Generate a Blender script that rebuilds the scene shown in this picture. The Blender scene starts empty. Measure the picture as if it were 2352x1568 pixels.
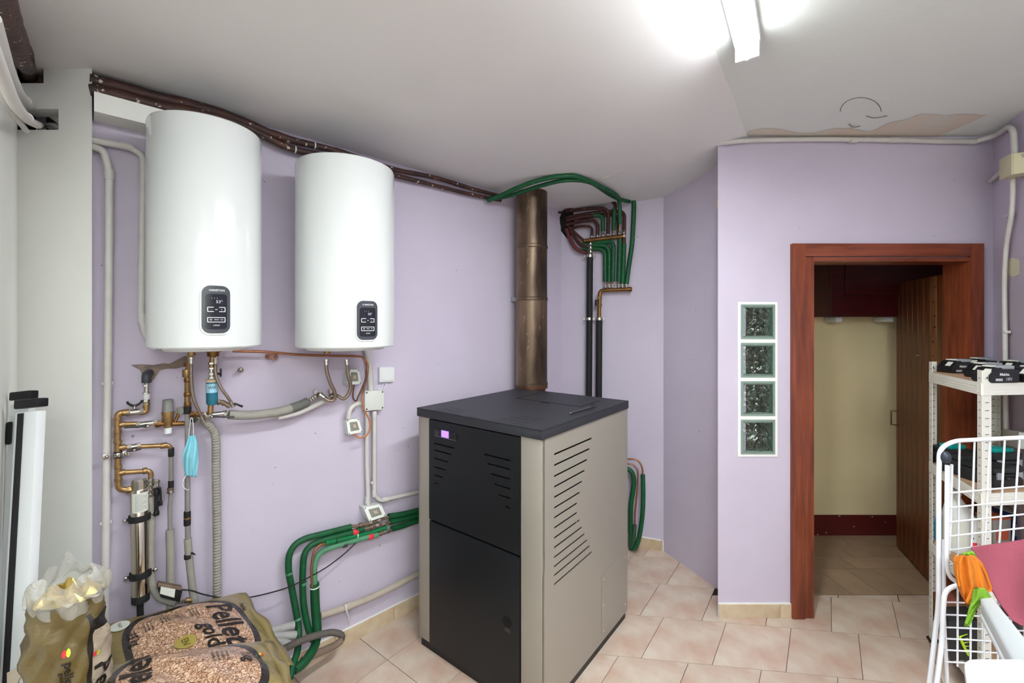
import bpy, bmesh, math, random
from mathutils import Vector, Matrix
random.seed(7)
SC = bpy.context.scene
COL = SC.collection
PI = math.pi
# ------------------------------------------------------------------ camera
EYE = 1.65; CX = 1176.0; HY = 745.0; FPX = 1000.0
cam_d = bpy.data.cameras.new('camera'); cam = bpy.data.objects.new('camera', cam_d); COL.objects.link(cam)
cam.location = (0, 0, EYE); cam.rotation_euler = (PI/2, 0, 0)
cam_d.sensor_width = 36; cam_d.lens = 36*FPX/2352; cam_d.shift_y = (HY-784)/2352; cam_d.clip_start = 0.02
SC.camera = cam
# ------------------------------------------------------------------ world and exposure
w = bpy.data.worlds.new('world'); SC.world = w; w.use_nodes = True
w.node_tree.nodes['Background'].inputs[0].default_value = (0.9, 0.95, 1, 1)
w.node_tree.nodes['Background'].inputs[1].default_value = 0.15
SC.view_settings.view_transform = 'Standard'; SC.view_settings.look = 'None'
SC.view_settings.gamma = 1; SC.view_settings.use_curve_mapping = False
SC.view_settings.exposure = 0.08
# ------------------------------------------------------------------ lights: the tube lamp, and added fill behind the camera
def area(name, loc, sx, sy, power, rot=(0, 0, 0), color=(1, 1, 1)):
    d = bpy.data.lights.new(name, 'AREA'); d.shape = 'RECTANGLE'; d.size = sx; d.size_y = sy; d.energy = power; d.color = color
    o = bpy.data.objects.new(name, d); COL.objects.link(o); o.location = loc; o.rotation_euler = rot
    return o
LAMP_A = Vector((0.865, 1.600, 2.640)); LAMP_B = Vector((0.185, 0.600, 2.640))
lm = (LAMP_A+LAMP_B)/2
area('tube_light', (lm.x, lm.y, 2.600), 0.07, 1.18, 34, (0, 0, math.atan2(-(LAMP_A-LAMP_B).x, (LAMP_A-LAMP_B).y)), (0.94, 0.99, 1.0))
area('fill_light_down', (0.55, -0.9, 2.44), 1.2, 0.12, 46, (0, 0, 0.3), (0.92, 0.985, 1.0))  # added fill behind the camera, no fixture stands there
area('fill_light_up', (0.55, -0.9, 2.46), 1.2, 0.12, 62, (PI, 0, 0.3), (0.92, 0.985, 1.0))  # added uplight, fills the room by way of the ceiling

# ------------------------------------------------------------------ geometry helpers
def ray(px, py): return Vector(((px-CX)/FPX, 1.0, -(py-HY)/FPX))
O = Vector((0, 0, EYE))
def at(px, py, Y): return O+ray(px, py)*Y
def zp(px, py, z):
    r = ray(px, py); return O+r*((z-EYE)/r.z)
class Plane:
    """a vertical surface of the room: through p, unit normal n towards the room"""
    def __init__(s, p, n):
        s.n = Vector((n[0], n[1], 0)).normalized(); s.p = Vector((p[0], p[1], 0)); s.c = s.n.dot(s.p)
        s.u = Vector((-s.n.y, s.n.x, 0))
        if s.u.x < 0: s.u = -s.u
    def __call__(s, px, py, o=0.0):
        r = ray(px, py); t = (s.c+o)/(s.n.x*r.x+s.n.y*r.y); return O+r*t
    def uz(s, px, py, o=0.0):
        q = s(px, py, o); return (q-s.p).dot(s.u), q.z
    def at(s, u, z, o=0.0): return Vector((s.p.x, s.p.y, 0))+s.u*u+s.n*o+Vector((0, 0, z))
W = Plane((-0.559, 2.542), (0.696, -0.718))
B = Plane((0.3906, 3.4625), (-0.376, -0.9266))
D = Plane((1.104, 3.173), (-0.9306, -0.366))
DW = Plane((1.161, 2.46), (0, -1))
R = Plane((2.717, 2.46), (-0.8587, 0.5125))
L = Plane((-1.749, 1.54), (0.718, 0.696))
PIL = Plane((-1.749, 1.54), (0, -1))
EDGE_P = Vector((1.335, 2.463)); EDGE_D = Vector((0.575, 0.818)).normalized()
def ceil_z(x, y):
    dW = abs(W.n.x*x+W.n.y*y-W.c)
    r = Vector((x, y))-EDGE_P; dE = abs(EDGE_D.x*r.y-EDGE_D.y*r.x)
    t = dW/(dW+dE+1e-9); return 2.555+0.145*t**3

class MB:
    def __init__(s): s.v = []; s.f = []; s.uv = {}
    def add(s, vs, fs):
        b = len(s.v); s.v += [Vector(v) for v in vs]; s.f += [[b+i for i in f] for f in fs]; return s
    def box(s, c, sx, sy, sz, ax=None, ay=None, az=None):
        c = Vector(c); ax = Vector(ax or (1, 0, 0)); ay = Vector(ay or (0, 1, 0)); az = Vector(az or (0, 0, 1))
        vs = [c+ax*(i*sx/2)+ay*(j*sy/2)+az*(k*sz/2) for i in (-1, 1) for j in (-1, 1) for k in (-1, 1)]
        s.add(vs, [(0, 1, 3, 2), (4, 6, 7, 5), (0, 4, 5, 1), (2, 3, 7, 6), (0, 2, 6, 4), (1, 5, 7, 3)]); return s
    def hexa(s, b, t):
        s.add(list(b)+list(t), [(3, 2, 1, 0), (4, 5, 6, 7)]+[(i, (i+1) % 4, 4+(i+1) % 4, 4+i) for i in range(4)]); return s
    def prism(s, poly, off):
        n = len(poly); off = Vector(off); p = [Vector(q) for q in poly]
        s.add(p+[q+off for q in p], [tuple(range(n))[::-1], tuple(range(n, 2*n))]+[(i, (i+1) % n, n+(i+1) % n, n+i) for i in range(n)]); return s
    def tube(s, pts, r, n=10, caps=True, smooth=False, fillet=0.0, rib=None):
        pts = [Vector(p) for p in pts]
        if smooth: pts = catmull(pts, 6 if len(pts) < 20 else 3)
        elif fillet: pts = filletp(pts, fillet)
        q = [pts[0]]
        for p in pts[1:]:
            if (p-q[-1]).length > 1e-5: q.append(p)
        pts = q
        if rib:
            pts, rad = ribbed(pts, r, *rib)
        else: rad = r if isinstance(r, (list, tuple)) else [r]*len(pts)
        if len(rad) != len(pts):
            m = len(rad)-1; rad = [rad[0]+(rad[-1]-rad[0])*i/(len(pts)-1) for i in range(len(pts))]
        t0 = (pts[1]-pts[0]).normalized(); up = Vector((0, 0, 1)) if abs(t0.z) < .9 else Vector((1, 0, 0))
        a = t0.cross(up).normalized(); rings = []
        for i, p in enumerate(pts):
            t = (pts[min(i+1, len(pts)-1)]-pts[max(i-1, 0)]).normalized()
            a = (a-t*a.dot(t)).normalized(); b = t.cross(a)
            rings.append([p+(a*math.cos(2*PI*k/n)+b*math.sin(2*PI*k/n))*rad[i] for k in range(n)])
        vs = [v for g in rings for v in g]; fs = []
        for i in range(len(rings)-1):
            for k in range(n): fs.append((i*n+k, i*n+(k+1) % n, (i+1)*n+(k+1) % n, (i+1)*n+k))
        if caps: fs += [tuple(range(n))[::-1], tuple(range((len(rings)-1)*n, len(rings)*n))]
        s.add(vs, fs); return s
    def lathe(s, prof, base, axis=(0, 0, 1), n=24, caps=True):
        axis = Vector(axis).normalized(); base = Vector(base)
        up = Vector((0, 0, 1)) if abs(axis.z) < .9 else Vector((1, 0, 0)); a = axis.cross(up).normalized(); b = axis.cross(a)
        vs = [base+axis*h+(a*math.cos(2*PI*k/n)+b*math.sin(2*PI*k/n))*max(r, 1e-4) for (r, h) in prof for k in range(n)]
        fs = [(i*n+k, (i+1)*n+k, (i+1)*n+(k+1) % n, i*n+(k+1) % n) for i in range(len(prof)-1) for k in range(n)]
        if caps: fs += [tuple(range(n)), tuple(range((len(prof)-1)*n, len(prof)*n))[::-1]]
        s.add(vs, fs); return s
    def ball(s, c, r, n=10, sc=(1, 1, 1)):
        c = Vector(c); m = n//2+1
        vs = [c+Vector((r*sc[0]*math.sin(PI*i/m)*math.cos(2*PI*k/n), r*sc[1]*math.sin(PI*i/m)*math.sin(2*PI*k/n), r*sc[2]*math.cos(PI*i/m))) for i in range(m+1) for k in range(n)]
        s.add(vs, [(i*n+k, i*n+(k+1) % n, (i+1)*n+(k+1) % n, (i+1)*n+k) for i in range(m) for k in range(n)]); return s
    def grid(s, nu, nv, fn, uv=True):
        b = len(s.v)
        for j in range(nv+1):
            for i in range(nu+1):
                u, v = i/nu, j/nv; s.v.append(Vector(fn(u, v)))
                if uv: s.uv[len(s.v)-1] = (u, v)
        for j in range(nv):
            for i in range(nu): s.f.append([b+j*(nu+1)+i, b+j*(nu+1)+i+1, b+(j+1)*(nu+1)+i+1, b+(j+1)*(nu+1)+i])
        return s
    def build(s, name, mat, parent=None, smooth=True, bevel=0, angle=40, label=None, cat=None, group=None, kind=None, solid=0):
        me = bpy.data.meshes.new(name); c = Vector((0, 0, 0))
        lo = Vector([min(v[i] for v in s.v) for i in range(3)]); hi = Vector([max(v[i] for v in s.v) for i in range(3)])
        c = Vector(((lo.x+hi.x)/2, (lo.y+hi.y)/2, lo.z))
        me.from_pydata([v-c for v in s.v], [], s.f)
        if s.uv:
            ul = me.uv_layers.new(name='UVMap')
            for lp in me.loops: ul.data[lp.index].uv = s.uv.get(lp.vertex_index, (0, 0))
        bm = bmesh.new(); bm.from_mesh(me)
        if not s.uv: bmesh.ops.remove_doubles(bm, verts=bm.verts, dist=1e-6)
        bmesh.ops.recalc_face_normals(bm, faces=bm.faces)
        if bevel:
            ed = [e for e in bm.edges if len(e.link_faces) == 2 and e.calc_face_angle() > .6]
            bmesh.ops.bevel(bm, geom=ed, offset=bevel, segments=2, affect='EDGES', profile=.6)
        bm.to_mesh(me); bm.free()
        if smooth:
            for p in me.polygons: p.use_smooth = True
            try: me.set_sharp_from_angle(angle=math.radians(angle))
            except Exception: pass
        me.materials.append(mat)
        o = bpy.data.objects.new(name, me); COL.objects.link(o); o.location = c
        if parent is not None: attach(o, parent)
        if solid:
            m = o.modifiers.new('thickness', 'SOLIDIFY'); m.thickness = solid; m.offset = -1
        tag(o, label, cat, group, kind); return o
WM = {}
def world_of(o):
    if o.parent is None: return Matrix.Translation(o.location) @ o.rotation_euler.to_matrix().to_4x4()
    return world_of(o.parent) @ o.matrix_parent_inverse @ Matrix.Translation(o.location) @ o.rotation_euler.to_matrix().to_4x4()
def attach(o, parent):
    o.parent = parent; o.matrix_parent_inverse = world_of(parent).inverted()
def tag(o, label=None, cat=None, group=None, kind=None):
    if label: o['label'] = label
    if cat: o['category'] = cat
    if group: o['group'] = group
    if kind: o['kind'] = kind
    return o
def thing(name, label, cat, loc, group=None):
    o = bpy.data.objects.new(name, None); COL.objects.link(o); o.location = loc; o.empty_display_size = .05
    return tag(o, label, cat, group)
def kids(o): return [c for c in bpy.data.objects if c.parent is o]
def copy_tree(o, label=None):
    r = o.copy(); COL.objects.link(r)
    for ch in kids(o):
        c = copy_tree(ch); inv = ch.matrix_parent_inverse.copy(); c.parent = r; c.matrix_parent_inverse = inv
    if label: r['label'] = label
    return r
def catmull(P, k):
    Q = [P[0]*2-P[1]]+P+[P[-1]*2-P[-2]]; out = []
    for i in range(1, len(Q)-2):
        a, b, c, d = Q[i-1:i+3]
        for j in range(k):
            t = j/k; out.append(.5*((2*b)+(c-a)*t+(2*a-5*b+4*c-d)*t*t+(3*b-3*c+d-a)*t**3))
    out.append(P[-1]); return out
def filletp(P, r):
    out = [P[0]]
    for i in range(1, len(P)-1):
        a, b, c = P[i-1], P[i], P[i+1]; d1 = (a-b); d2 = (c-b); q = min(r, d1.length*.49, d2.length*.49)
        s, e = b+d1.normalized()*q, b+d2.normalized()*q
        for j in range(6):
            t = j/5; out.append(s*(1-t)**2+b*2*t*(1-t)+e*t*t)
    out.append(P[-1]); return out
def ribbed(pts, r, pitch, amp):
    ln = [0]
    for i in range(1, len(pts)): ln.append(ln[-1]+(pts[i]-pts[i-1]).length)
    n = max(4, int(ln[-1]/pitch*2)); out = []; rad = []; j = 0
    for i in range(n+1):
        d = ln[-1]*i/n
        while j < len(ln)-2 and ln[j+1] < d: j += 1
        t = (d-ln[j])/max(1e-9, ln[j+1]-ln[j]); out.append(pts[j].lerp(pts[j+1], min(1, t))); rad.append(r+(amp if i % 2 else -amp))
    return out, rad
_tc = {}
def text2d(body, align='CENTER', bold=False):
    """outline of a word as flat triangles, height about 1, centred"""
    k = (body, align)
    if k in _tc: return _tc[k]
    cu = bpy.data.curves.new('txt', 'FONT'); cu.body = body; cu.align_x = align; cu.align_y = 'CENTER'; cu.resolution_u = 2
    if bold: cu.offset = 0.02
    ob = bpy.data.objects.new('txt', cu); COL.objects.link(ob)
    dg = bpy.context.evaluated_depsgraph_get(); me = ob.evaluated_get(dg).to_mesh()
    v = [(p.co.x, p.co.y) for p in me.vertices]; f = [list(p.vertices) for p in me.polygons]
    ob.evaluated_get(dg).to_mesh_clear(); bpy.data.objects.remove(ob); bpy.data.curves.remove(cu)
    _tc[k] = (v, f); return v, f
def write(mb, body, fn, u0, v0, h, rot=0.0, bold=False, sx=1.0):
    """put a word at (u0, v0) of a surface: fn(u, v) gives the point"""
    v, f = text2d(body, bold=bold); c, s_ = math.cos(rot), math.sin(rot)
    mb.add([fn(u0+(x*sx*c-y*s_)*h, v0+(x*sx*s_+y*c)*h) for x, y in v], f)
def holed(mb, fn, u0, u1, v0, v1, holes, depth):
    """a sheet with rectangular holes cut through it; fn(u, v, d) gives the point d behind the face"""
    us = sorted({u0, u1}|{h[0] for h in holes}|{h[1] for h in holes}); vs = sorted({v0, v1}|{h[2] for h in holes}|{h[3] for h in holes})
    ins = lambda u, v: any(h[0] < u < h[1] and h[2] < v < h[3] for h in holes)
    for i in range(len(us)-1):
        for j in range(len(vs)-1):
            if not ins((us[i]+us[i+1])/2, (vs[j]+vs[j+1])/2):
                a, b, c, d = us[i], us[i+1], vs[j], vs[j+1]
                mb.add([fn(a, c, 0), fn(b, c, 0), fn(b, d, 0), fn(a, d, 0)], [(0, 1, 2, 3)])
                mb.add([fn(a, c, depth), fn(b, c, depth), fn(b, d, depth), fn(a, d, depth)], [(3, 2, 1, 0)])
    for a, b, c, d in list(holes)+[(u0, u1, v0, v1)]:
        q = [(a, c), (b, c), (b, d), (a, d)]
        for i in range(4):
            (x0, y0), (x1, y1) = q[i], q[(i+1) % 4]
            mb.add([fn(x0, y0, 0), fn(x1, y1, 0), fn(x1, y1, depth), fn(x0, y0, depth)], [(0, 1, 2, 3)])
    return mb

# ------------------------------------------------------------------ materials
def srgb(*c):
    return tuple(((x/255)/12.92 if x/255 <= .04045 else ((x/255+.055)/1.055)**2.4) for x in c)+(1,)
MC = {}
def mat(name, col, rough=.5, metal=0, var=0.0, scale=8, bump=0.0, bscale=60, col2=None, spec=.5, trans=0, ior=1.45, emit=0, spots=None, coat=0, stretch=None, alpha=1, objvar=0):
    if name in MC: return MC[name]
    m = bpy.data.materials.new(name); MC[name] = m; m.use_nodes = True; nt = m.node_tree; N = nt.nodes; Lk = nt.links
    b = N['Principled BSDF']; b.inputs['Base Color'].default_value = col; b.inputs['Roughness'].default_value = rough; b.inputs['Metallic'].default_value = metal
    b.inputs['Specular IOR Level'].default_value = spec; b.inputs['IOR'].default_value = ior; b.inputs['Transmission Weight'].default_value = trans
    b.inputs['Coat Weight'].default_value = coat; b.inputs['Alpha'].default_value = alpha
    if emit: b.inputs['Emission Color'].default_value = col; b.inputs['Emission Strength'].default_value = emit
    tc = N.new('ShaderNodeTexCoord'); co = tc.outputs['Object']
    if stretch:
        mp = N.new('ShaderNodeMapping'); mp.inputs['Scale'].default_value = stretch; Lk.new(co, mp.inputs[0]); co = mp.outputs[0]
    cur = None
    if var or col2:
        n = N.new('ShaderNodeTexNoise'); n.inputs['Scale'].default_value = scale; n.inputs['Detail'].default_value = 6; Lk.new(co, n.inputs['Vector'])
        mx = N.new('ShaderNodeMix'); mx.data_type = 'RGBA'; mx.inputs[6].default_value = col
        c2 = col2 or tuple(x*(1-var) for x in col[:3])+(1,); mx.inputs[7].default_value = c2
        rp = N.new('ShaderNodeMapRange'); rp.inputs[1].default_value = .35; rp.inputs[2].default_value = .68; Lk.new(n.outputs[0], rp.inputs[0]); Lk.new(rp.outputs[0], mx.inputs[0])
        cur = mx.outputs[2]
    if spots:
        sc_, thr, sc_col = spots
        n = N.new('ShaderNodeTexNoise'); n.inputs['Scale'].default_value = sc_; n.inputs['Detail'].default_value = 3; Lk.new(co, n.inputs['Vector'])
        g = N.new('ShaderNodeMapRange'); g.inputs[1].default_value = thr; g.inputs[2].default_value = thr+.03; Lk.new(n.outputs[0], g.inputs[0])
        mx = N.new('ShaderNodeMix'); mx.data_type = 'RGBA'; mx.inputs[6].default_value = col; mx.inputs[7].default_value = sc_col
        if cur: Lk.new(cur, mx.inputs[6])
        Lk.new(g.outputs[0], mx.inputs[0]); cur = mx.outputs[2]
    if objvar:
        oi = N.new('ShaderNodeObjectInfo'); hs = N.new('ShaderNodeHueSaturation'); mr = N.new('ShaderNodeMapRange'); mr.inputs[3].default_value = 1-objvar; mr.inputs[4].default_value = 1+objvar
        Lk.new(oi.outputs['Random'], mr.inputs[0]); Lk.new(mr.outputs[0], hs.inputs['Value']); hs.inputs['Color'].default_value = col
        if cur: Lk.new(cur, hs.inputs['Color'])
        cur = hs.outputs[0]
    if cur: Lk.new(cur, b.inputs['Base Color'])
    if bump:
        n = N.new('ShaderNodeTexNoise'); n.inputs['Scale'].default_value = bscale; n.inputs['Detail'].default_value = 5; Lk.new(co, n.inputs['Vector'])
        bp = N.new('ShaderNodeBump'); bp.inputs['Strength'].default_value = min(1, bump); bp.inputs['Distance'].default_value = .01*bump; Lk.new(n.outputs[0], bp.inputs['Height']); Lk.new(bp.outputs[0], b.inputs['Normal'])
    return m
LAV = mat('lavender_plaster', srgb(198, 188, 206), .75, var=.05, scale=3, bump=.35, bscale=18, spots=(38, .735, srgb(150, 140, 160)))
WHT = mat('white_plaster', srgb(238, 238, 233), .8, var=.04, scale=3, bump=.3, bscale=20)
CEIL = mat('ceiling_paint', srgb(226, 224, 224), .8, var=.03, scale=2, bump=.25, bscale=14)
CEIL2 = mat('ceiling_paint_right', srgb(222, 226, 222), .75, var=.03, scale=2, bump=.5, bscale=10)
STAIN = mat('damp_ochre_ceiling', srgb(212, 196, 178), .8, var=.12, scale=4, col2=srgb(208, 204, 194))
BEIGE = mat('beige_hall_plaster', srgb(238, 220, 176), .8, var=.06, scale=3)
MAROON = mat('maroon_hall_skirting', srgb(88, 26, 24), .5, spots=(24, .70, srgb(190, 170, 150)))
DARKW = mat('dark_cherry_wood', srgb(70, 8, 16), .45, var=.4, scale=4, stretch=(1, 1, 8))
GROUT = mat('floor_grout', srgb(132, 112, 98), .9)
TILE = mat('pink_beige_floor_tile', srgb(208, 194, 179), .32, scale=6, col2=srgb(190, 158, 140), objvar=.05, bump=.05, bscale=8)
SKIRT = mat('beige_skirting_tile', srgb(208, 190, 164), .35, scale=9, col2=srgb(184, 158, 128), objvar=.05)
HTILE = mat('brown_hall_tile', srgb(160, 134, 110), .6, var=.15, scale=6, objvar=.08)
HGR = mat('hall_grout', srgb(50, 40, 34), .9)
WHITE_E = mat('white_enamel', srgb(216, 219, 219), .14, coat=.3)
WHITE_P = mat('white_plastic', srgb(218, 221, 222), .35)
WHITE_N = mat('white_moulded_plastic', srgb(192, 197, 200), .4)
WHITE_M = mat('white_painted_metal', srgb(232, 231, 222), .35, var=.06, scale=12)
WHITE_T = mat('white_coated_tube', srgb(224, 226, 232), .25)
GREYPVC = mat('pale_grey_conduit', srgb(204, 200, 196), .45, var=.07, scale=20)
BOXGREY = mat('light_grey_box_plastic', srgb(205, 208, 205), .4)
BOXWIN = mat('smoked_box_window', srgb(135, 135, 122), .12)
CREAM = mat('cream_box_plastic', srgb(206, 198, 166), .5, var=.08)
BLACK = mat('black_plastic', srgb(20, 21, 23), .4)
BLKRUB = mat('black_rubber', srgb(24, 24, 25), .7)
PANELK = mat('black_painted_steel', srgb(22, 24, 27), .42, spec=.35)
LIDK = mat('anthracite_lid_steel', srgb(42, 43, 49), .5, bump=.3, bscale=400)
SILV = mat('warm_silver_steel', srgb(158, 152, 142), .38, metal=.25)
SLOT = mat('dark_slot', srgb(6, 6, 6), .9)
SCREEN = mat('violet_screen', srgb(150, 110, 255), .3, emit=1.6)
PRINTW = mat('white_print', srgb(225, 228, 230), .5)
PRINTD = mat('white_digit', srgb(190, 195, 205), .5, emit=.3)
PRINTK = mat('black_print', srgb(26, 20, 16), .5)
GOLDP = mat('gold_print', srgb(158, 142, 70), .4)
BRASS = mat('brass', srgb(166, 134, 90), .36, metal=.75, var=.25, scale=30, bump=.1)
BRONZE = mat('dull_bronze', srgb(140, 100, 58), .42, metal=.8, var=.35, scale=30)
COPPER = mat('copper', srgb(168, 112, 82), .4, metal=.7, var=.2, scale=30)
CHROME = mat('chrome', srgb(200, 196, 188), .22, metal=.95, var=.15, scale=30)
STEEL = mat('polished_stainless', srgb(200, 192, 176), .12, metal=1)
DULLM = mat('grimy_metal_fitting', srgb(128, 108, 92), .5, metal=.5, var=.3, scale=40)
GREYF = mat('grey_foam_insulation', srgb(152, 148, 140), .75, var=.15, scale=25, bump=.3, bscale=80)
GREYP = mat('grey_plastic_pipe', srgb(134, 132, 130), .4, var=.12, scale=20)
DGREYP = mat('dark_grey_coupling', srgb(56, 58, 66), .5)
GREEN = mat('green_foam_insulation', srgb(9, 84, 46), .55, var=.3, scale=22, bump=.4, bscale=60, spots=(60, .70, srgb(80, 170, 125)))
GREENB = mat('bright_green_insulation', srgb(0, 112, 62), .5, var=.15, scale=22)
GREENG = mat('dusty_green_insulation', srgb(84, 142, 108), .65, var=.25, scale=22, bump=.3)
BROWNP = mat('dark_brown_insulation', srgb(70, 34, 32), .6, var=.35, scale=20, bump=.4, bscale=60, spots=(55, .69, srgb(200, 190, 175)))
BLKPIPE = mat('blackened_ceiling_pipe', srgb(46, 34, 32), .5, col2=srgb(84, 50, 42), scale=10, bump=.7, bscale=40, spots=(42, .655, srgb(196, 186, 170)))
FLUE = mat('tarnished_flue_steel', srgb(138, 116, 96), .36, metal=.7, col2=srgb(34, 22, 18), scale=7, stretch=(1, 1, .2), spots=(46, .685, srgb(200, 195, 185)), bump=.1)
CORRD = mat('dark_corrugated_conduit', srgb(92, 84, 78), .6, var=.2, scale=20)
CORRB = mat('brown_dusty_conduit', srgb(136, 116, 102), .7, var=.2, scale=20)
REDT = mat('red_tape', srgb(220, 50, 66), .5)
REDH = mat('red_handle', srgb(190, 40, 36), .4)
WOOD = mat('reddish_door_wood', srgb(134, 66, 40), .38, col2=srgb(98, 44, 26), scale=5, stretch=(9, 9, .7), coat=.15)
WOODH = mat('reddish_head_wood', srgb(134, 66, 40), .38, col2=srgb(102, 46, 28), scale=5, stretch=(.7, 9, 9), coat=.15)
PLANK = mat('brown_plank_wood', srgb(120, 66, 30), .45, col2=srgb(78, 40, 18), scale=6, stretch=(7, 7, .6), objvar=.1)
PLANKB = mat('worn_pale_plank', srgb(150, 100, 56), .6, col2=srgb(112, 66, 34), scale=6, stretch=(7, 7, .6))
CHIP = mat('chipboard_shelf', srgb(196, 160, 128), .8, var=.25, scale=60)
TEAL = mat('teal_plastic', srgb(0, 146, 140), .45)
GREYPL = mat('mid_grey_plastic', srgb(150, 155, 160), .4)
LABEL = mat('pale_label', srgb(214, 216, 206), .5)
TOOLK = mat('charcoal_case_plastic', srgb(34, 37, 38), .45)

def word(parent, body, fn, u0, v0, h, m, rot=0.0, bold=False, sx=1.0):
    mb = MB(); write(mb, body, fn, u0, v0, h, rot, bold, sx); o = mb.build('lettering', m, parent, smooth=False); o['kind'] = 'stuff'; return o
# ================================================================== the room
def wall(name, a, b, z0, z1, m, thick, n, kind='structure'):
    a = Vector((a[0], a[1], 0)); b = Vector((b[0], b[1], 0)); n = Vector((n[0], n[1], 0)).normalized()*(-thick)
    mb = MB(); mb.hexa([a+Vector((0, 0, z0)), b+Vector((0, 0, z0)), b+n+Vector((0, 0, z0)), a+n+Vector((0, 0, z0))],
                       [a+Vector((0, 0, z1)), b+Vector((0, 0, z1)), b+n+Vector((0, 0, z1)), a+n+Vector((0, 0, z1))])
    return mb.build(name, m, smooth=False, kind=kind)
floor = MB().box((0.7, 0.45, -.055), 6.4, 6.3, .1).build('floor', GROUT, smooth=False, kind='structure')
# the lavender wall of the water heaters, the far wall, the slanting wall
wl0 = W.at(W.uz(205, 700)[0], 0); wcor = Vector((0.3906, 3.4625, 0))
wall('wall_left', wl0, wcor+W.u*.1, 0, 2.60, LAV, .12, W.n)
wall('wall_far', wcor-B.u*.02, (1.104, 3.173), 0, 2.62, LAV, .12, B.n)
wall('wall_slanting', (1.104, 3.173), (1.290, 2.70), 0, 2.74, LAV, .1, D.n)
# white wall piece and pillar on the left
mb = MB()
PA, PB, PC = Vector((-1.749, 1.54, 0)), Vector((-1.486, 1.54, 0)), Vector((-1.60, 1.66, 0))
pz = ceil_z(-1.6, 1.5)+.03
def pf(u, z, d): return Vector((-1.749+u, 1.54+d, z))
h1 = (0.0, 0.145, PIL(0, 298)[2], PIL(0, 250)[2]); h2 = (.0, .092, PIL(0, 191)[2], pz)
holed(mb, pf, 0, .18, 0, pz, [h1, (.0, .092, PIL(0, 191)[2], pz-.001)], .06)
mb.hexa([PB+Vector((0, .0, 0)), PB+Vector((-.07, .075, 0)), PB+Vector((-.083, .075, 0)), PB+Vector((-.083, .0, 0))],
        [PB+Vector((0, .0, pz)), PB+Vector((-.07, .075, pz)), PB+Vector((-.083, .075, pz)), PB+Vector((-.083, .0, pz))])
mb.build('wall_pillar', WHT, smooth=False, kind='structure')
wall('wall_white', (-1.749, 1.54), (-1.30, 1.077), 0, 2.62, WHT, .1, L.n)
wall('wall_camera_side', (-1.30, 1.08), (-1.30, -1.5), 0, 2.62, WHT, .1, (1, 0))
wall('wall_back', (-1.4, -1.5), (2.62, -1.5), 0, 2.8, WHT, .1, (0, 1))
# door wall with the openings of the door and the glass blocks
TH = .14; ZT = 2.76
dx0, dx1 = DW(1865, 800)[0], DW(2226, 800)[0]; DZ = DW(1865, 601)[2]
gb = [DW(1700, 699), DW(1779, 1042)]
def df(u, z, d): return Vector((u, 2.46+d, z))
mb = MB(); mb.prism([(1.163, 2.4595, 0), (1.288, 2.72, 0), (1.36, 2.72, 0), (1.32, 2.4595, 0)], (0, 0, ZT)); holed(mb, df, 1.315, 2.80, -.04, ZT, [(dx0-.02, dx1+.02, -.05, DZ+.02), (gb[0].x-.012, gb[1].x+.012, gb[1].z-.012, gb[0].z+.012)], TH)
mb.build('wall_door', LAV, smooth=False, kind='structure')
wall('wall_right', (2.717, 2.46), (2.52, 2.13), 0, 2.76, LAV, .1, R.n)
wall('wall_right_near', (2.52, 2.13), (2.52, -1.5), 0, 2.76, LAV, .1, (-1, 0))
# soffit beam above the first heater
u0, u1 = W.uz(216, 250, .105)[0], W.uz(430, 250)[0]; zb = W(220, 279)[2]
MB().hexa([W.at(u0, zb), W.at(u1, zb), W.at(u1, zb, .105), W.at(u0, zb, .105)], [W.at(u0, 2.465), W.at(u1, 2.465), W.at(u1, 2.465, .105), W.at(u0, 2.465, .105)]).build('trim_1', WHT, smooth=False, kind='structure')
# ceiling: the lower warped part on the left, the flat higher part on the right
e0 = Vector((EDGE_P.x, EDGE_P.y))-EDGE_D*5.2; e1 = EDGE_P+EDGE_D*1.6
w0 = Vector((wl0.x, wl0.y))-Vector((W.u.x, W.u.y))*3.2; w1 = Vector((wcor.x, wcor.y))+Vector((W.u.x, W.u.y))*.9
nW = Vector((W.n.x, W.n.y)); w0 -= nW*.3; w1 -= nW*.3
def cf(u, v):
    a = w0.lerp(w1, v); b = e0.lerp(e1, v); p = a.lerp(b, u); return Vector((p.x, p.y, ceil_z(p.x, p.y) if u < 1 else 2.70))
mb = MB(); mb.grid(24, 20, cf, uv=False)
mb.add([(e0.x, e0.y, 2.70), (e1.x, e1.y, 2.70), (e1.x, e1.y, 2.712), (e0.x, e0.y, 2.712)], [(0, 1, 2, 3)])
mb.build('ceiling', CEIL, kind='structure', solid=0)
q = EDGE_D; 
mb = MB(); mb.prism([(e0.x-.12, e0.y, 2.71), (3.4, e0.y, 2.71), (3.4, 3.75, 2.71), (e1.x-.12, 3.76, 2.71)], (0, 0, .05)); mb.build('ceiling_raised', CEIL2, smooth=False, kind='structure')
# outer slab so no light leaks in
MB().box((.7, .9, 2.87), 6.6, 7, .06).build('ceiling_slab', WHT, smooth=False, kind='structure')
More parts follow.
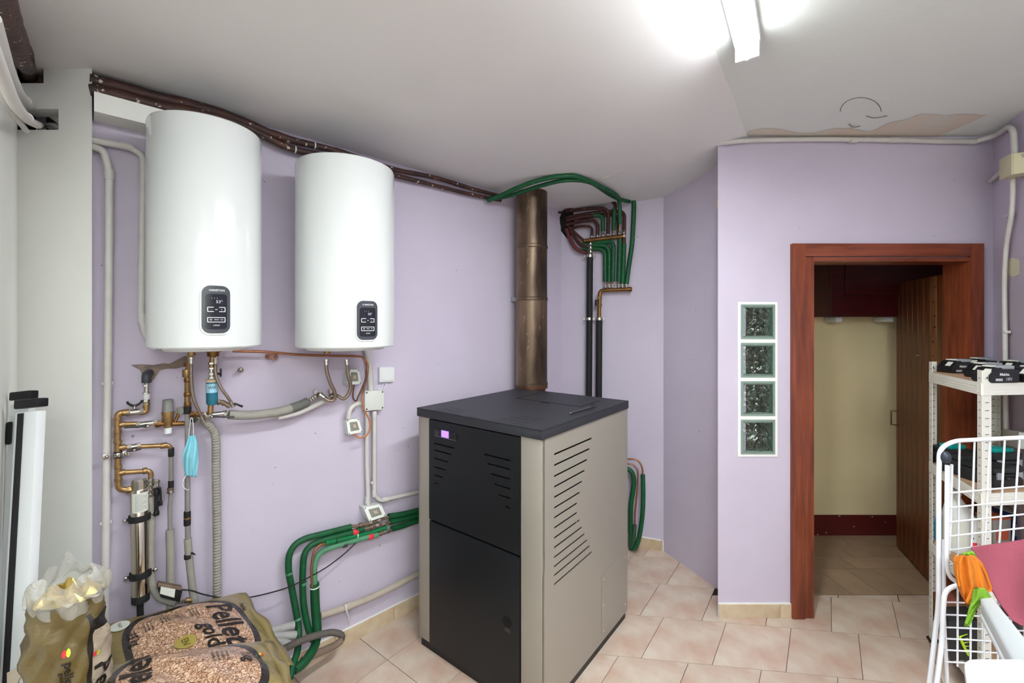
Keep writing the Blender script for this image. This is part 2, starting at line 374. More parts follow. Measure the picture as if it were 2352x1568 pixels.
# damp stained strip along the door wall, and the round patched hole in the ceiling
mb = MB(); N_ = 40
pts = []
for i in range(N_+1):
    px = 1722+(2268-1722)*i/N_
    yy = 300-6*math.sin(i*.5) if px < 2000 else 300-38*min(1, (px-2000)/110)+3*math.sin(i)
    p = zp(px, max(yy, 262), 2.7085); pts.append(p)
for i in range(N_):
    a, b = pts[i], pts[i+1]; mb.add([a, b, (b.x, 2.462, 2.7085), (a.x, 2.462, 2.7085)], [(0, 1, 2, 3)])
st = mb.build('damp_patch', STAIN, smooth=False); attach(st, bpy.data.objects['ceiling_raised'])
pc = zp(1976, 256, 2.709)
mb = MB(); mb.lathe([(.125, 0), (.124, -.0012), (.0, -.0012)], (pc.x, pc.y, 2.7105), n=40, caps=False)
o = mb.build('round_plaster_patch', CEIL2); attach(o, bpy.data.objects['ceiling_raised'])
mb = MB()
for (x0, y0, x1, y1) in ((1950, 285, 1976, 290), (1990, 267, 2038, 266)):
    a, b = zp(x0, y0, 2.708), zp(x1, y1, 2.708); m_ = (a+b)/2+Vector((0, .012, -.004)); mb.tube([a, m_, b], [.002, .007, .002], n=6, smooth=True)
o = mb.build('plaster_crack', mat('crack_grey', srgb(110, 106, 98), .9)); attach(o, bpy.data.objects['ceiling_raised'])
mb = MB(); 
mb.tube([zp(1930+ (2024-1930)*(.5-.5*math.cos(t*PI/12)), 256-32*math.sin(t*PI/12), 2.7085) for t in range(13)], .0016, n=5)
o = mb.build('plaster_crack', MC['crack_grey']); attach(o, bpy.data.objects['ceiling_raised'])
# tiles of the room floor ------------------------------------------------------
def clipY(poly, ymax):
    out = []
    for i in range(len(poly)):
        a, b = poly[i-1], poly[i]; ia, ib = a[1] <= ymax, b[1] <= ymax
        if ia != ib: t = (ymax-a[1])/(b[1]-a[1]); out.append((a[0]+(b[0]-a[0])*t, ymax))
        if ib: out.append(b)
    return out
def inset(poly, g):
    c = (sum(p[0] for p in poly)/len(poly), sum(p[1] for p in poly)/len(poly)); out = []
    for x, y in poly:
        dx, dy = x-c[0], y-c[1]; l = math.hypot(dx, dy)
        out.append((x-dx/l*g*1.4, y-dy/l*g*1.4))
    return out
fz = lambda px, py: zp(px, py, 0)
tiles = 0
def add_tile(poly, nm='floor_tile', m=TILE, par=floor, z=0.0, th=.006, g=.0018):
    global tiles
    if len(poly) < 3: return
    A = abs(sum(poly[i-1][0]*poly[i][1]-poly[i][0]*poly[i-1][1] for i in range(len(poly))))/2
    if A < 4e-4: return
    MB().prism([(x, y, z-th) for x, y in inset(poly, g)], (0, 0, th)).build(nm, m, par, smooth=False); tiles += 1
# right of the stove
Uv = Vector((.9915, -.130)); Vv = Vector((.583, .812))
base = Vector(fz(1469.5, 1413)[:2])
su = .334; sv = .325/abs(Uv.x*Vv.y-Uv.y*Vv.x)
rowshift = {0: 0, 1: .04, 2: .11, 3: .06, -1: .13, -2: .02, -3: .1, -4: .05, -5: .1}
for r in range(-9, 8):
    for c in range(-8, 13):
        o_ = base+Uv*(c*su+rowshift.get(r, 0))+Vv*(sv*(r-1)+sv*1.0-sv)
        o_ = base+Uv*(c*su+rowshift.get(r, 0)-.0)+Vv*(sv*r)
        p = [o_, o_+Uv*su, o_+Uv*su+Vv*sv, o_+Vv*sv]
        cxm = sum(q_.x for q_ in p)/4; cym = sum(q_.y for q_ in p)/4
        if cxm < -.7 or cxm > 2.85 or cym < .2 or cym > 3.4: continue
        ra, rb = (cxm-.121)*-.787+(cym-1.776)*.617, (cxm-.121)*.617+(cym-1.776)*.787
        if (ra > .2 and .15 < rb < .86) or ra > .72 or (ra > .08 and rb < .15): continue      # under the boiler
        poly = [(q_.x, q_.y) for q_ in p]
        if cxm > 1.3: poly = clipY(poly, 2.655)
        add_tile(poly)
# left of the stove
e1_ = Vector((.787, -.617)); e2_ = Vector((.617, .787)); b2 = Vector(fz(890, 1515)[:2])
for i in range(-4, 5):
    for j in range(-5, 3):
        o_ = b2+e1_*(i*.334)+e2_*(j*.334)
        p = [o_, o_+e1_*.334, o_+e1_*.334+e2_*.334, o_+e2_*.334]
        cc = (p[0]+p[2])/2
        if (cc-Vector((.12, 1.77))).dot(e1_) > -.06 or W.n.dot(Vector((cc.x, cc.y, 0)))-W.c < -.1 or cc.y < .3: continue
        add_tile([(q_.x, q_.y) for q_ in p])
# skirting tiles
def skirting(name, pl, ulist, h, m=SKIRT, d=.012):
    root = None
    for i in range(len(ulist)-1):
        a, b = ulist[i]+.001, ulist[i+1]-.001
        mb = MB().hexa([pl.at(a, 0), pl.at(b, 0), pl.at(b, 0, d), pl.at(a, 0, d)], [pl.at(a, h), pl.at(b, h), pl.at(b, h, d), pl.at(a, h, d)])
        if root is None:
            back = MB().hexa([pl.at(ulist[0], 0), pl.at(ulist[-1], 0), pl.at(ulist[-1], 0, d*.6), pl.at(ulist[0], 0, d*.6)], [pl.at(ulist[0], h+.004), pl.at(ulist[-1], h+.004), pl.at(ulist[-1], h+.004, d*.6), pl.at(ulist[0], h+.004, d*.6)])
            root = back.build(name, WHT, smooth=False, kind='structure')
        mb.build('skirting_tile', m, root, smooth=False, bevel=.0015)
ul = W.uz(903, 1410)[0]
skirting('baseboard_left', W, [ul-.99, ul-.66, ul-.33, ul, ul+.33, ul+.66, ul+.99], .075)
skirting('baseboard_far', B, [0, .1, .43, .755], .075)
skirting('baseboard_slanting', D, [-.5, -.33, 0.0], .075)
skirting('baseboard_door', DW, [.003, DW.uz(1790, 1400)[0], DW.uz(1826, 1400)[0]], .075)
# ------------------------------------------------------------------ hallway behind the door
HY0, HY1 = 2.655, 3.41
hall = MB().box((2.35, (2.60+3.5)/2, -.055), 2.3, .9, .1).build('floor_hall', HGR, smooth=False, kind='structure')
hall.location.z += .002
mb = MB(); mb.box((2.30, HY1+.05, 1.2), 2.4, .1, 2.4).build('wall_hall_back', BEIGE, smooth=False, kind='structure')
MB().box((1.765, 3.03, 1.2), .05, .76, 2.4).build('wall_hall_blocker', BEIGE, smooth=False, kind='structure')  # unseen, set beside the door to keep light off the glass blocks' backs
MB().box((3.35, 3.0, 1.2), .05, .9, 2.4).build('wall_hall_right', BEIGE, smooth=False, kind='structure')
MB().box((2.33, 3.01, 2.40), 2.1, .80, .06).build('ceiling_hall', BEIGE, smooth=False, kind='structure')
MB().box((2.32, HY1-.006, .0825), 1.98, .012, .157).build('baseboard_hall', MAROON, smooth=False, kind='structure')
rows_h = [(3.41, 3.248, .34, at(1934, 1240, 3.33).x), (3.248, 3.084, .34, at(1941, 1265, 3.16).x), (3.084, 2.938, .62, at(1948, 1293, 3.0).x), (2.938, 2.655, .182, at(1939, 1310, 2.938).x)]
for (ya, yb, ws, xs) in rows_h:
    k0 = int((xs-1.35)/ws); x = xs-ws*k0
    while x < 3.2:
        sk = -.02 if ws < .2 else -.01
        add_tile([(x-sk, yb+.001), (x+ws-sk, yb+.001), (x+ws+sk*.0, ya-.001), (x, ya-.001)], 'hall_tile', HTILE, hall, .004, .006, .003); x += ws
# door frame, door leaf
def frame_box(x0, x1, y0, y1, z0, z1, m=WOOD, par=None, nm='jamb', bev=.003):
    return MB().box(((x0+x1)/2, (y0+y1)/2, (z0+z1)/2), x1-x0, y1-y0, z1-z0).build(nm, m, par, bevel=bev)
fr = thing('door_1', None, None, (2.1, 2.46, 0)); fr['kind'] = 'structure'
fx0, fx1 = DW(1820, 800, .02)[0], DW(2259, 800, .02)[0]; fz1 = DW(1820, 559, .02)[2]
cw = .071
frame_box(fx0, fx0+cw, 2.435, 2.462, 0, fz1, WOOD, fr, 'casing')
frame_box(fx1-cw, fx1, 2.435, 2.462, 0, fz1, WOOD, fr, 'casing')
frame_box(fx0+cw, fx1-cw, 2.436, 2.462, fz1-.072, fz1, WOODH, fr, 'casing')
frame_box(fx0+cw+.002, dx0+.002, 2.444, 2.60, 0, fz1-.074, WOOD, fr, 'jamb')
frame_box(dx1-.006, fx1-cw-.002, 2.444, 2.60, 0, fz1-.074, WOOD, fr, 'jamb')
frame_box(dx0, dx1-.006, 2.444, 2.60, DZ, fz1-.076, WOODH, fr, 'jamb')
# leaf: opened into the hall, vertical planks
hp = Vector((2.585, 2.60, 0)); lf = Vector((2.848, 3.214, 0)); ld = (lf-hp).normalized(); LL = (lf-hp).length
ln = Vector((-ld.y, ld.x, 0))
leaf = thing('door_2', None, None, (hp.x, hp.y, .01)); leaf['kind'] = 'structure'
mb = MB(); c_ = (hp+lf)/2-ln*.024+Vector((0, 0, .985)); mb.box(c_, LL, .028, 1.93, ld, ln).build('leaf_core', PLANK, leaf, smooth=False)
ub = [0, .075, .15, .235, .32, .40, .475, .55, .62, LL]
for i in range(len(ub)-1):
    a, b = ub[i]+.003, ub[i+1]-.003; c_ = hp+ld*((a+b)/2)+Vector((0, 0, .985))
    MB().box(c_, b-a, .02, 1.93, ld, ln).build('plank', PLANKB if i == 1 else PLANK, leaf, bevel=.003)
# scratch marks on the worn plank
mb = MB()
for k in range(9):
    z = 1.2+.085*k+random.uniform(-.01, .01); u = .1+random.uniform(-.008, .02)
    mb.box(hp+ld*u+ln*.0105+Vector((0, 0, z)), random.uniform(.012, .035), .001, random.uniform(.005, .016), ld, ln)
mb.build('scratch_mark', mat('dark_scratch', srgb(60, 40, 22), .9), leaf, smooth=False)
mb = MB(); hz0, hz1 = at(2060, 975, 3.2).z, at(2060, 943, 3.2).z; pa = lf-ld*.035
mb.tube([pa+Vector((0, 0, hz0)), pa+ln*.05+Vector((0, 0, hz0)), pa+ln*.05+Vector((0, 0, hz1)), pa+Vector((0, 0, hz1))], .006, n=8)
mb.build('door_handle', mat('bronze_handle', srgb(100, 84, 50), .4, metal=.7), leaf)
MB().lathe([(.006, 0), (.006, .012)], hp+ld*.30+ln*.01+Vector((0, 0, at(2115, 817, 2.85).z)), ln, n=10).build('peephole', CHROME, leaf)
# cabinet high on the hallway wall
cb = thing('wall_cabinet', 'dark cherry wall cabinet high on the beige hallway wall', 'cabinet', (2.75, 3.2, 1.66))
cz0 = at(1903, 727, 3.2).z; cx0 = at(1903, 700, 3.2).x; cx1 = 3.15
MB().box(((cx0+cx1)/2, 3.305, (cz0+2.35)/2), cx1-cx0, .21, 2.35-cz0).build('body', DARKW, cb, smooth=False, bevel=.002)
MB().box(((cx0+cx1)/2, 3.19, (cz0+2.35)/2), cx1-cx0-.005, .018, 2.34-cz0).build('door', DARKW, cb, smooth=False, bevel=.003)
MB().box(((cx0+.07+cx1)/2, 3.178, (cz0+.11+2.35)/2), cx1-cx0-.14, .01, 2.2-cz0-.06).build('door_panel', DARKW, cb, smooth=False, bevel=.004)
for px in (1921, 2037):
    p = at(px, 733, 3.3); MB().box((p.x, 3.33, cz0-.02), .05, .12, .036).build('bracket', WHITE_P, cb, bevel=.004)
# glass blocks
g0 = gb[0]; g1 = gb[1]
gw = g1.x-g0.x; gh = (g0.z-g1.z-3*.0215)/4
GLS = mat('green_tinted_glass', (.80, .93, .87, 1), .03, trans=1.0, ior=1.45)
GLSE = mat('glass_block_rim', srgb(150, 172, 160), .15, trans=.35, spec=.6)
SEAL = mat('white_joint_mortar', srgb(232, 234, 230), .7)
win = MB(); rz = []
for k in range(4):
    zt = g0.z-k*(gh+.0215); rz.append((g0.x+.001, g1.x-.001, zt-gh, zt))
def wf(u, z, d): return Vector((u, 2.455+d, z))
holed(win, wf, g0.x-.014, g1.x+.014, g1.z-.014, g0.z+.014, rz, .10)
win = win.build('window_1', SEAL, smooth=False, kind='structure')
for k, (xa, xb, za, zb_) in enumerate(rz):
    mb = MB(); cxg, czg = (xa+xb)/2, (za+zb_)/2; hw, hh = (xb-xa)/2, (zb_-za)/2
    def gf(u, v, d): return Vector((u, 2.452+d, v))
    holed(mb, gf, xa, xb, za, zb_, [(xa+.012, xb-.012, za+.012, zb_-.012)], .085)
    rim = mb.build('glass_block', GLSE, win, smooth=False)
    seed = k*1.7
    for nm, y0, sg in (('front_pane', 2.462, 1), ('back_pane', 2.525, -1)):
        mb = MB()
        def wv(u, v):
            x = xa+.012+u*(xb-xa-.024); z = za+.012+v*(zb_-za-.024)
            ed = min(u, 1-u, v, 1-v); e = min(1, ed/.12)
            a = math.sin(u*16+seed*3+2.2*math.sin(v*9+seed))*math.sin(v*15-seed*2+1.8*math.sin(u*8))
            return Vector((x, y0+.0105*a*e*sg-.006*e, z))
        mb.grid(28, 28, wv)
        o = mb.build(nm, GLS, rim); sm = o.modifiers.new('thickness', 'SOLIDIFY'); sm.thickness = .006; sm.offset = 0
    sp = MB()
    for (xx, zz, ww, hh2) in ((cxg, zb_-.016, xb-xa-.03, .004), (cxg, za+.016, xb-xa-.03, .004)):
        sp.box((xx, 2.458, zz), ww, .004, hh2)
    sp.build('inner_rim', GLSE, rim, smooth=False)
# ------------------------------------------------------------------ ceiling lamp
dl = (LAMP_A-LAMP_B).normalized(); dn = Vector((dl.y, -dl.x, 0))
lmp = thing('ceiling_lamp', 'long white fluorescent lamp on the raised right half of the ceiling', 'lamp', (lm.x, lm.y, 2.67))
LT = (LAMP_A-LAMP_B).length
MB().box((lm.x, lm.y, 2.694), LT+.03, .085, .034, dl, dn).build('housing', WHITE_P, lmp, bevel=.004)
mb = MB(); mb.tube([LAMP_B+Vector((0, 0, .01)), LAMP_A+Vector((0, 0, .01))], .034, n=16); mb.build('diffuser', mat('lit_tube', (.95, 1, 1, 1), .4, emit=22), lmp)
for q_ in (LAMP_A, LAMP_B): MB().box(q_+Vector((0, 0, .012)), .03, .08, .072, dl, dn).build('end_cap', WHITE_P, lmp, bevel=.006)
# ================================================================== pellet stove
SF = Vector((0.121, 1.776, 0)); E1 = Vector((-.787, .617, 0)).normalized(); E2 = Vector((.617, .787, 0)).normalized()
SW, SD, SH = .765, .858, 1.222
stove = thing('pellet_boiler', 'large black and silver floor standing pellet boiler with slotted panels', 'boiler', SF+E1*SW/2+E2*SD/2)
FP = Plane(SF, -E2); SP = Plane(SF, -E1)        # front face, side face
def fa(px, py): q = FP(px, py); return (q-SF).dot(E1), q.z
def sa(px, py): q = SP(px, py); return (q-SF).dot(E2), q.z
def P3(a, b, z): return SF+E1*a+E2*b+Vector((0, 0, z))
LT_ = .043
zt = SH-LT_
mb = MB(); c_ = P3(SW/2, SD/2, .03); mb.box(c_, SW-.02, SD-.02, .06, E1, E2).build('plinth', BLACK, stove, smooth=False)
# inner carcass in black, seen through the slots
mb = MB(); mb.box(P3(SW/2, SD/2, (zt+.05)/2), SW-.07, SD-.07, zt-.05, E1, E2).build('carcass', SLOT, stove, smooth=False)
aL, aR = fa(987, 1100)[0], fa(1196, 1100)[0]
zb0 = .045
def pil(nm, a0, a1, m):
    MB().box(P3((a0+a1)/2, .0125, (zt+zb0)/2), a1-a0, .025, zt-zb0, E1, E2).build(nm, m, stove, bevel=.002)
pil('corner_post', 0, aR-.001, SILV); pil('corner_post', aL+.001, SW, SILV)
# side sheets
def z3(x, y): return 940+x/4.3558, 880+y/4.3558
def z4(x, y): return 940+x/4.2615, 1200+y/4.2615
s1 = [((1450, 713), (1828, 538)), ((1450, 822), (1806, 645)), ((1450, 932), (1781, 754)), ((1450, 1038), (1756, 864)), ((1450, 1143), (1731, 974)), ((1450, 1249), (1707, 1086)), ((1446, 1350), (1680, 1200)), ((1446, 1452), (1680, 1297)), ((1450, 1550), (1705, 1374))]
s2 = [((1420, 152), (1643, 0)), ((1422, 245), (1692, 52)), ((1424, 338), (1717, 124)), ((1424, 428), (1743, 190)), ((1424, 515), (1767, 256)), ((1424, 603), (1790, 318))]
holes = []; b0 = sa(*z3(1450, 713))[0]
for lst, zz in ((s1, z3), (s2, z4)):
    for (p, q_) in lst:
        z = sa(*zz(*p))[1]; b1 = sa(*zz(*q_))[0]; holes.append((b0, b1, z-.0045, z+.0045))
mb = MB(); holed(mb, lambda u, z, d: P3(d, u, z), .004, SD-.002, zb0, zt, holes, .004); mb.build('side_panel', SILV, stove, smooth=False)
MB().box(P3(SW-.003, SD/2, (zt+zb0)/2), .005, SD, zt-zb0, E1, E2).build('side_panel', SILV, stove, smooth=False)
MB().box(P3(SW/2, SD-.003, (zt+zb0)/2), SW, .005, zt-zb0, E1, E2).build('back_panel', SILV, stove, smooth=False)
# access plate low on the side
pl0 = sa(*z4(1885, 535)); pl1 = sa(*z4(2115, 335)); plb = sa(*z4(1890, 1100))
ap = MB().hexa([P3(-.004, pl0[0], plb[1]), P3(-.004, pl1[0], plb[1]), P3(0, pl1[0], plb[1]), P3(0, pl0[0], plb[1])], [P3(-.004, pl0[0], pl0[1]), P3(-.004, pl1[0], pl0[1]), P3(0, pl1[0], pl0[1]), P3(0, pl0[0], pl0[1])]).build('access_plate', SILV, stove, smooth=False, bevel=.001)
for u in (pl0[0]+.012, pl1[0]-.012):
    for z in (plb[1]+.02, (plb[1]+pl0[1])/2, pl0[1]-.015): MB().ball(P3(-.005, u, z), .004, 8).build('screw', CHROME, ap)
# front: upper panel with slots, lower door
zl, zr = fa(987, 1192)[1], fa(1196, 1277)[1]; zs = (zl+zr)/2
fl_ = [((255, 597), (455, 640)), ((255, 665), (427, 712)), ((258, 747), (397, 790)), ((258, 832), (370, 865)), ((258, 914), (343, 943)), ((260, 993), (293, 1008))]
fr_ = [((758, 712), (1018, 772)), ((788, 805), (1018, 860)), ((824, 906), (1018, 957)), ((860, 1012), (1018, 1055)), ((902, 1117), (1018, 1150)), ((965, 1232), (1018, 1247))]
holes = []
aL0 = fa(*z3(256, 700))[0]; aR0 = fa(*z3(1018, 900))[0]
for p, q_ in fl_: z = fa(*z3(*p))[1]; holes.append((fa(*z3(*q_))[0], aL0, z-.003, z+.003))
for p, q_ in fr_: z = fa(*z3(*q_))[1]; holes.append((aR0, fa(*z3(*p))[0], z-.0032, z+.0032))
dsp = (fa(*z3(485, 570))[0], fa(*z3(258, 450))[0], fa(*z3(260, 525))[1], fa(*z3(258, 452))[1])
mb = MB(); holed(mb, lambda u, z, d: P3(u, -.004+d, z), aR, aL, zs+.004, zt-.006, holes, .012); mb.build('upper_front_panel', PANELK, stove, smooth=False)
door = MB().box(P3((aL+aR)/2-.0, .004, (zb0+zs)/2-.004), aL-aR-.006, .018, zs-zb0-.004, E1, E2).build('front_door', PANELK, stove, bevel=.0015)
kq = fa(*z4(965, 965)); MB().lathe([(.024, 0), (.024, .003), (.019, .003), (.017, -.004)], P3(kq[0], -.0052, kq[1]), -E2, n=20).build('lock_recess', SLOT, door)
kq = fa(*z4(972, 1040)); MB().box(P3(kq[0], -.006, kq[1]), .03, .004, .018, E1, E2).build('latch', mat('dark_latch', srgb(70, 68, 64), .4, metal=.6), door, bevel=.002)
# control strip
cs = MB().box(P3((dsp[0]+dsp[1])/2, -.005, (dsp[2]+dsp[3])/2), dsp[1]-dsp[0], .004, dsp[3]-dsp[2], E1, E2).build('control_strip', BLACK, stove, bevel=.001)
q0, q1 = fa(*z3(333, 465)), fa(*z3(405, 548))
MB().box(P3((q0[0]+q1[0])/2, -.0075, (q0[1]+q1[1])/2), abs(q0[0]-q1[0]), .002, abs(q0[1]-q1[1]), E1, E2).build('display', SCREEN, cs, smooth=False)
mb = MB(); zm = (q0[1]+q1[1])/2
for k in range(3):
    write(mb, ('OK', 'ON', 'P1')[k], lambda u, v: P3(u, -.0075, v), q0[0]+.034, zm+(k-1)*.012, .009, rot=0, sx=-1)
    write(mb, ('+', '-', '>')[k], lambda u, v: P3(u, -.0075, v), q1[0]-.04, zm+(k-1)*.013, .011, sx=-1)
mb.box(P3((dsp[0]+dsp[1])/2, -.0075, dsp[2]+.002), dsp[1]-dsp[0]-.01, .001, .0012, E1, E2)
o = mb.build('lettering', mat('grey_print', srgb(120, 124, 130), .5), cs, smooth=False); o['kind'] = 'stuff'
# lid with its vents
def lid(px, py): q = zp(px, py, SH); return (q-SF).dot(E1), (q-SF).dot(E2)
vl = []
for (p, q_) in [((232, 270), (510, 316)), ((270, 262), (540, 298)), ((318, 255), (570, 285)), ((380, 247), (615, 266)), ((590, 330), (705, 348)),
                ((790, 358), (1165, 414)), ((890, 350), (1215, 395)), ((1000, 340), (1285, 375)), ((1090, 330), (1345, 359))]:
    a, b = lid(*z3(*p)), lid(*z3(*q_)); bb = (a[1]+b[1])/2; vl.append((min(a[0], b[0]), max(a[0], b[0]), bb-.0025, bb+.0025))
# keep slots apart along the depth
mb = MB(); holed(mb, lambda u, v, d: P3(u, v, SH-d), -.006, SW+.006, -.008, SD+.002, vl, .006)
mb.build('lid', LIDK, stove, smooth=False)
MB().box(P3(SW/2, SD/2, SH-.0064), SW-.02, SD-.02, .0004, E1, E2).build('vent_shade_sheet', SLOT, stove, smooth=False)  # black sheet standing in for the shade inside the vents
mb = MB(); mb.box(P3(SW/2, SD/2-.003, SH-.0068-(LT_-.0068)/2), SW+.012, SD+.01, LT_-.0068, E1, E2).build('lid_rim', LIDK, stove, bevel=.002)
# hatch on the lid
h = [lid(*z3(1050, 170)), lid(*z3(1340, 185)), lid(*z3(1750, 228))]
mb = MB(); bb = h[1][1]
mb.box(P3(.33, bb, SH+.0008), .42, .004, .0016, E1, E2); mb.box(P3(.54, bb+.11, SH+.0008), .004, .22, .0016, E1, E2); mb.box(P3(.12, bb+.11, SH+.0008), .004, .22, .0016, E1, E2)
mb.box(P3(.33, bb-.016, SH+.0008), .05, .016, .0016, E1, E2)
mb.build('hatch_seam', SLOT, stove, smooth=False)
# pen lying on the lid
pa, pb = zp(*z3(1600, 302), SH+.008), zp(*z3(1860, 226), SH+.008); pd = (pb-pa).normalized()
pen = thing('pen', 'dark ballpoint pen lying on the black lid of the pellet boiler', 'pen', (pa.x, pa.y, SH))
mb = MB(); mb.tube([pa+pd*.012, pb], .0052, n=10); mb.build('barrel', mat('grey_pen', srgb(80, 80, 86), .3, metal=.5), pen)
mb = MB(); mb.lathe([(.005, .013), (.001, 0)], pa, pd, n=10); mb.build('tip', CHROME, pen)
mb = MB(); mb.box(pb-pd*.025+Vector((0, 0, .007)), .045, .004, .002, pd, pd.cross(Vector((0, 0, 1)))); mb.build('clip', BLACK, pen, smooth=False)
# ================================================================== flue pipe
FC = Vector((.135, 3.0, 0)); fr0 = .108
flue = thing('flue_pipe', 'tarnished brown steel flue pipe rising behind the boiler to the ceiling', 'flue', FC)
zc = ceil_z(.135, 3.0)
jz = [at(1221, 885, 2.9).z, at(1221, 685, 2.9).z, at(1221, 563, 2.9).z, zc+.01]
r = fr0
zlist = [jz[0]-.02]+jz[1:]
for i in range(3):
    mb = MB(); mb.lathe([(r, jz[i]), (r, jz[i+1])], FC, n=40); mb.build('pipe_section', FLUE, flue)
for i, z in enumerate(jz[:3]):
    mb = MB(); mb.lathe([(r, -.012), (r+.004, -.008), (r+.0045, .008), (r, .012)], FC+Vector((0, 0, z)), n=40, caps=False); mb.build('joint_ring', FLUE, flue)
mb = MB(); mb.lathe([(r-.012, .70), (r-.012, jz[0]-.03), (r+.003, jz[0]-.028), (r+.003, jz[0])], FC, n=40); mb.build('bottom_collar', mat('rusty_collar', srgb(110, 72, 50), .5, metal=.6, var=.4, scale=15), flue)
mb = MB(); mb.tube([FC+Vector((0, 0, .72)), FC+Vector((0, 0, .62)), FC+Vector((0, 0, .60))-E2*.108], r-.012, n=24, fillet=.1); mb.build('elbow', FLUE, flue)
mb = MB(); q_ = W(1177, 688); mb.box(q_+W.n*.03, .035, .06, .03, W.u, W.n); mb.build('wall_bracket', GREYPL, flue, bevel=.002)

# ================================================================== water heaters
def cyl_hit(px, py, c, r):
    d = ray(px, py); A = d.x**2+d.y**2; Bq = -2*(d.x*c.x+d.y*c.y); C_ = c.x**2+c.y**2-r*r
    t = (-Bq-math.sqrt(max(0, Bq*Bq-4*A*C_)))/(2*A); return O+d*t
def heater(cpos, r, z0, z1, label, pxs, pys, temp, outlets, group):
    c = Vector((cpos[0], cpos[1], 0))
    h = thing('water_heater', label, 'water heater', (c.x, c.y, z0), group)
    mb = MB(); mb.lathe([(r-.02, 0), (r-.004, .001), (r, .006), (r, z1-z0-.018), (r-.004, z1-z0-.006), (r-.014, z1-z0), (r*.5, z1-z0+.006), (0, z1-z0+.008)], c+Vector((0, 0, z0)), n=96); mb.build('tank_shell', WHITE_E, h, angle=30)
    mb = MB(); mb.lathe([(r-.05, -.012), (r-.04, .002)], c+Vector((0, 0, z0)), n=48); mb.build('bottom_cover', WHITE_P, h)
    # wall brackets
    wo = (c-W.p).dot(W.n)-r
    for z in (z0+.12, z1-.12):
        mb = MB(); mb.box(c-W.n*(r+wo/2-.004)+Vector((0, 0, z)), .14, wo+.012, .05, W.u, W.n); mb.build('wall_bracket', WHITE_M, h, bevel=.002)
    a, b = cyl_hit(pxs[0], (pys[0]+pys[1])/2, c, r), cyl_hit(pxs[1], (pys[0]+pys[1])/2, c, r)
    ta, tb = math.atan2(a.y-c.y, a.x-c.x), math.atan2(b.y-c.y, b.x-c.x)
    if tb < ta: ta, tb = ta, tb
    tm = (ta+tb)/2; ww = abs(tb-ta)*r
    mid = cyl_hit(sum(pxs)/2, pys[0], c, r); zt_ = mid.z; zb_ = cyl_hit(sum(pxs)/2, pys[1], c, r).z; hh = zt_-zb_; zm = (zt_+zb_)/2
    def cs_(s, z, d=0): t = tm+s/r; return Vector((c.x+(r+d)*math.cos(t), c.y+(r+d)*math.sin(t), z))
    def rrect(w, hgt, rad, n=6):
        pts = []
        for (sx, sz, a0) in ((1, 1, 0), (-1, 1, 90), (-1, -1, 180), (1, -1, 270)):
            for k in range(n+1):
                an = math.radians(a0+90*k/n); pts.append((sx*(w/2-rad)+rad*math.cos(an), sz*(hgt/2-rad)+rad*math.sin(an)))
        return pts
    def plate(w, hgt, rad, d0, d1, zc=0):
        mb = MB(); nx = 10
        # strips across the width so that the plate bends with the tank
        xs = [-w/2+w*i/nx for i in range(nx+1)]
        def zlim(x):
            ax = abs(x)-(w/2-rad); return hgt/2 if ax <= 0 else hgt/2-rad+math.sqrt(max(0, rad*rad-ax*ax))
        xs = sorted(set(xs+[s_*(w/2-rad*(1-math.cos(math.radians(t)))) for s_ in (-1, 1) for t in (0, 20, 40, 60, 80)]))
        top = [cs_(x, zm+zc+zlim(x), d1) for x in xs]; bot = [cs_(x, zm+zc-zlim(x), d1) for x in xs]
        top0 = [cs_(x, zm+zc+zlim(x), d0) for x in xs]; bot0 = [cs_(x, zm+zc-zlim(x), d0) for x in xs]; n = len(xs)
        mb.add(top+bot+top0+bot0, [(i, n+i, n+i+1, i+1) for i in range(n-1)]+[(i, i+1, 2*n+i+1, 2*n+i) for i in range(n-1)]+[(n+i, 3*n+i, 3*n+i+1, n+i+1) for i in range(n-1)]+[(0, 2*n, 3*n, n), (n-1, 2*n-1, 4*n-1, 3*n-1)])
        return mb
    bez = plate(ww+.010, hh+.012, .03, -.002, .004).build('panel_bezel', WHITE_P, h, angle=30)
    pan = plate(ww, hh, .026, 0, .006).build('control_panel', mat('graphite_panel', srgb(66, 68, 74), .3), h, angle=30)
    plate(ww*.76, hh*.74, .01, .004, .0066, -hh*.045).build('glass_face', mat('black_glass_face', srgb(28, 29, 38), .1), pan, angle=30)
    mb = MB(); F = lambda s, z: cs_(s, zm+z, .0078)
    write(mb, 'ARISTON', F, .0045, hh*.40, hh*.056, bold=True); write(mb, 'O', F, -.0155*ww/.07, hh*.40, hh*.05, bold=True)
    for k, (sx_, ex) in enumerate(((-1, -.33), (1, .33))): pass
    def rect(u0, u1, v0, v1, gap=None, t=.0011):
        seg = [((u0, v0), (u1, v0)), ((u1, v0), (u1, v1)), ((u1, v1), (u0, v1)), ((u0, v1), (u0, v0))]
        for (a_, b_) in seg:
            parts = [(a_, b_)]
            if gap and abs(a_[1]-b_[1]) < 1e-9:
                lo, hi = min(a_[0], b_[0]), max(a_[0], b_[0]); parts = [((lo, a_[1]), (-gap, a_[1])), ((gap, a_[1]), (hi, a_[1]))]
            for (c0, c1) in parts:
                k_ = 5
                for i in range(k_):
                    x0, y0 = c0[0]+(c1[0]-c0[0])*i/k_, c0[1]+(c1[1]-c0[1])*i/k_; x1, y1 = c0[0]+(c1[0]-c0[0])*(i+1)/k_, c0[1]+(c1[1]-c0[1])*(i+1)/k_
                    if abs(y0-y1) < 1e-9: mb.add([F(x0, y0-t), F(x1, y0-t), F(x1, y0+t), F(x0, y0+t)], [(0, 1, 2, 3)])
                    else: mb.add([F(x0-t, y0), F(x0+t, y0), F(x0+t, y1), F(x0-t, y1)], [(0, 1, 2, 3)])
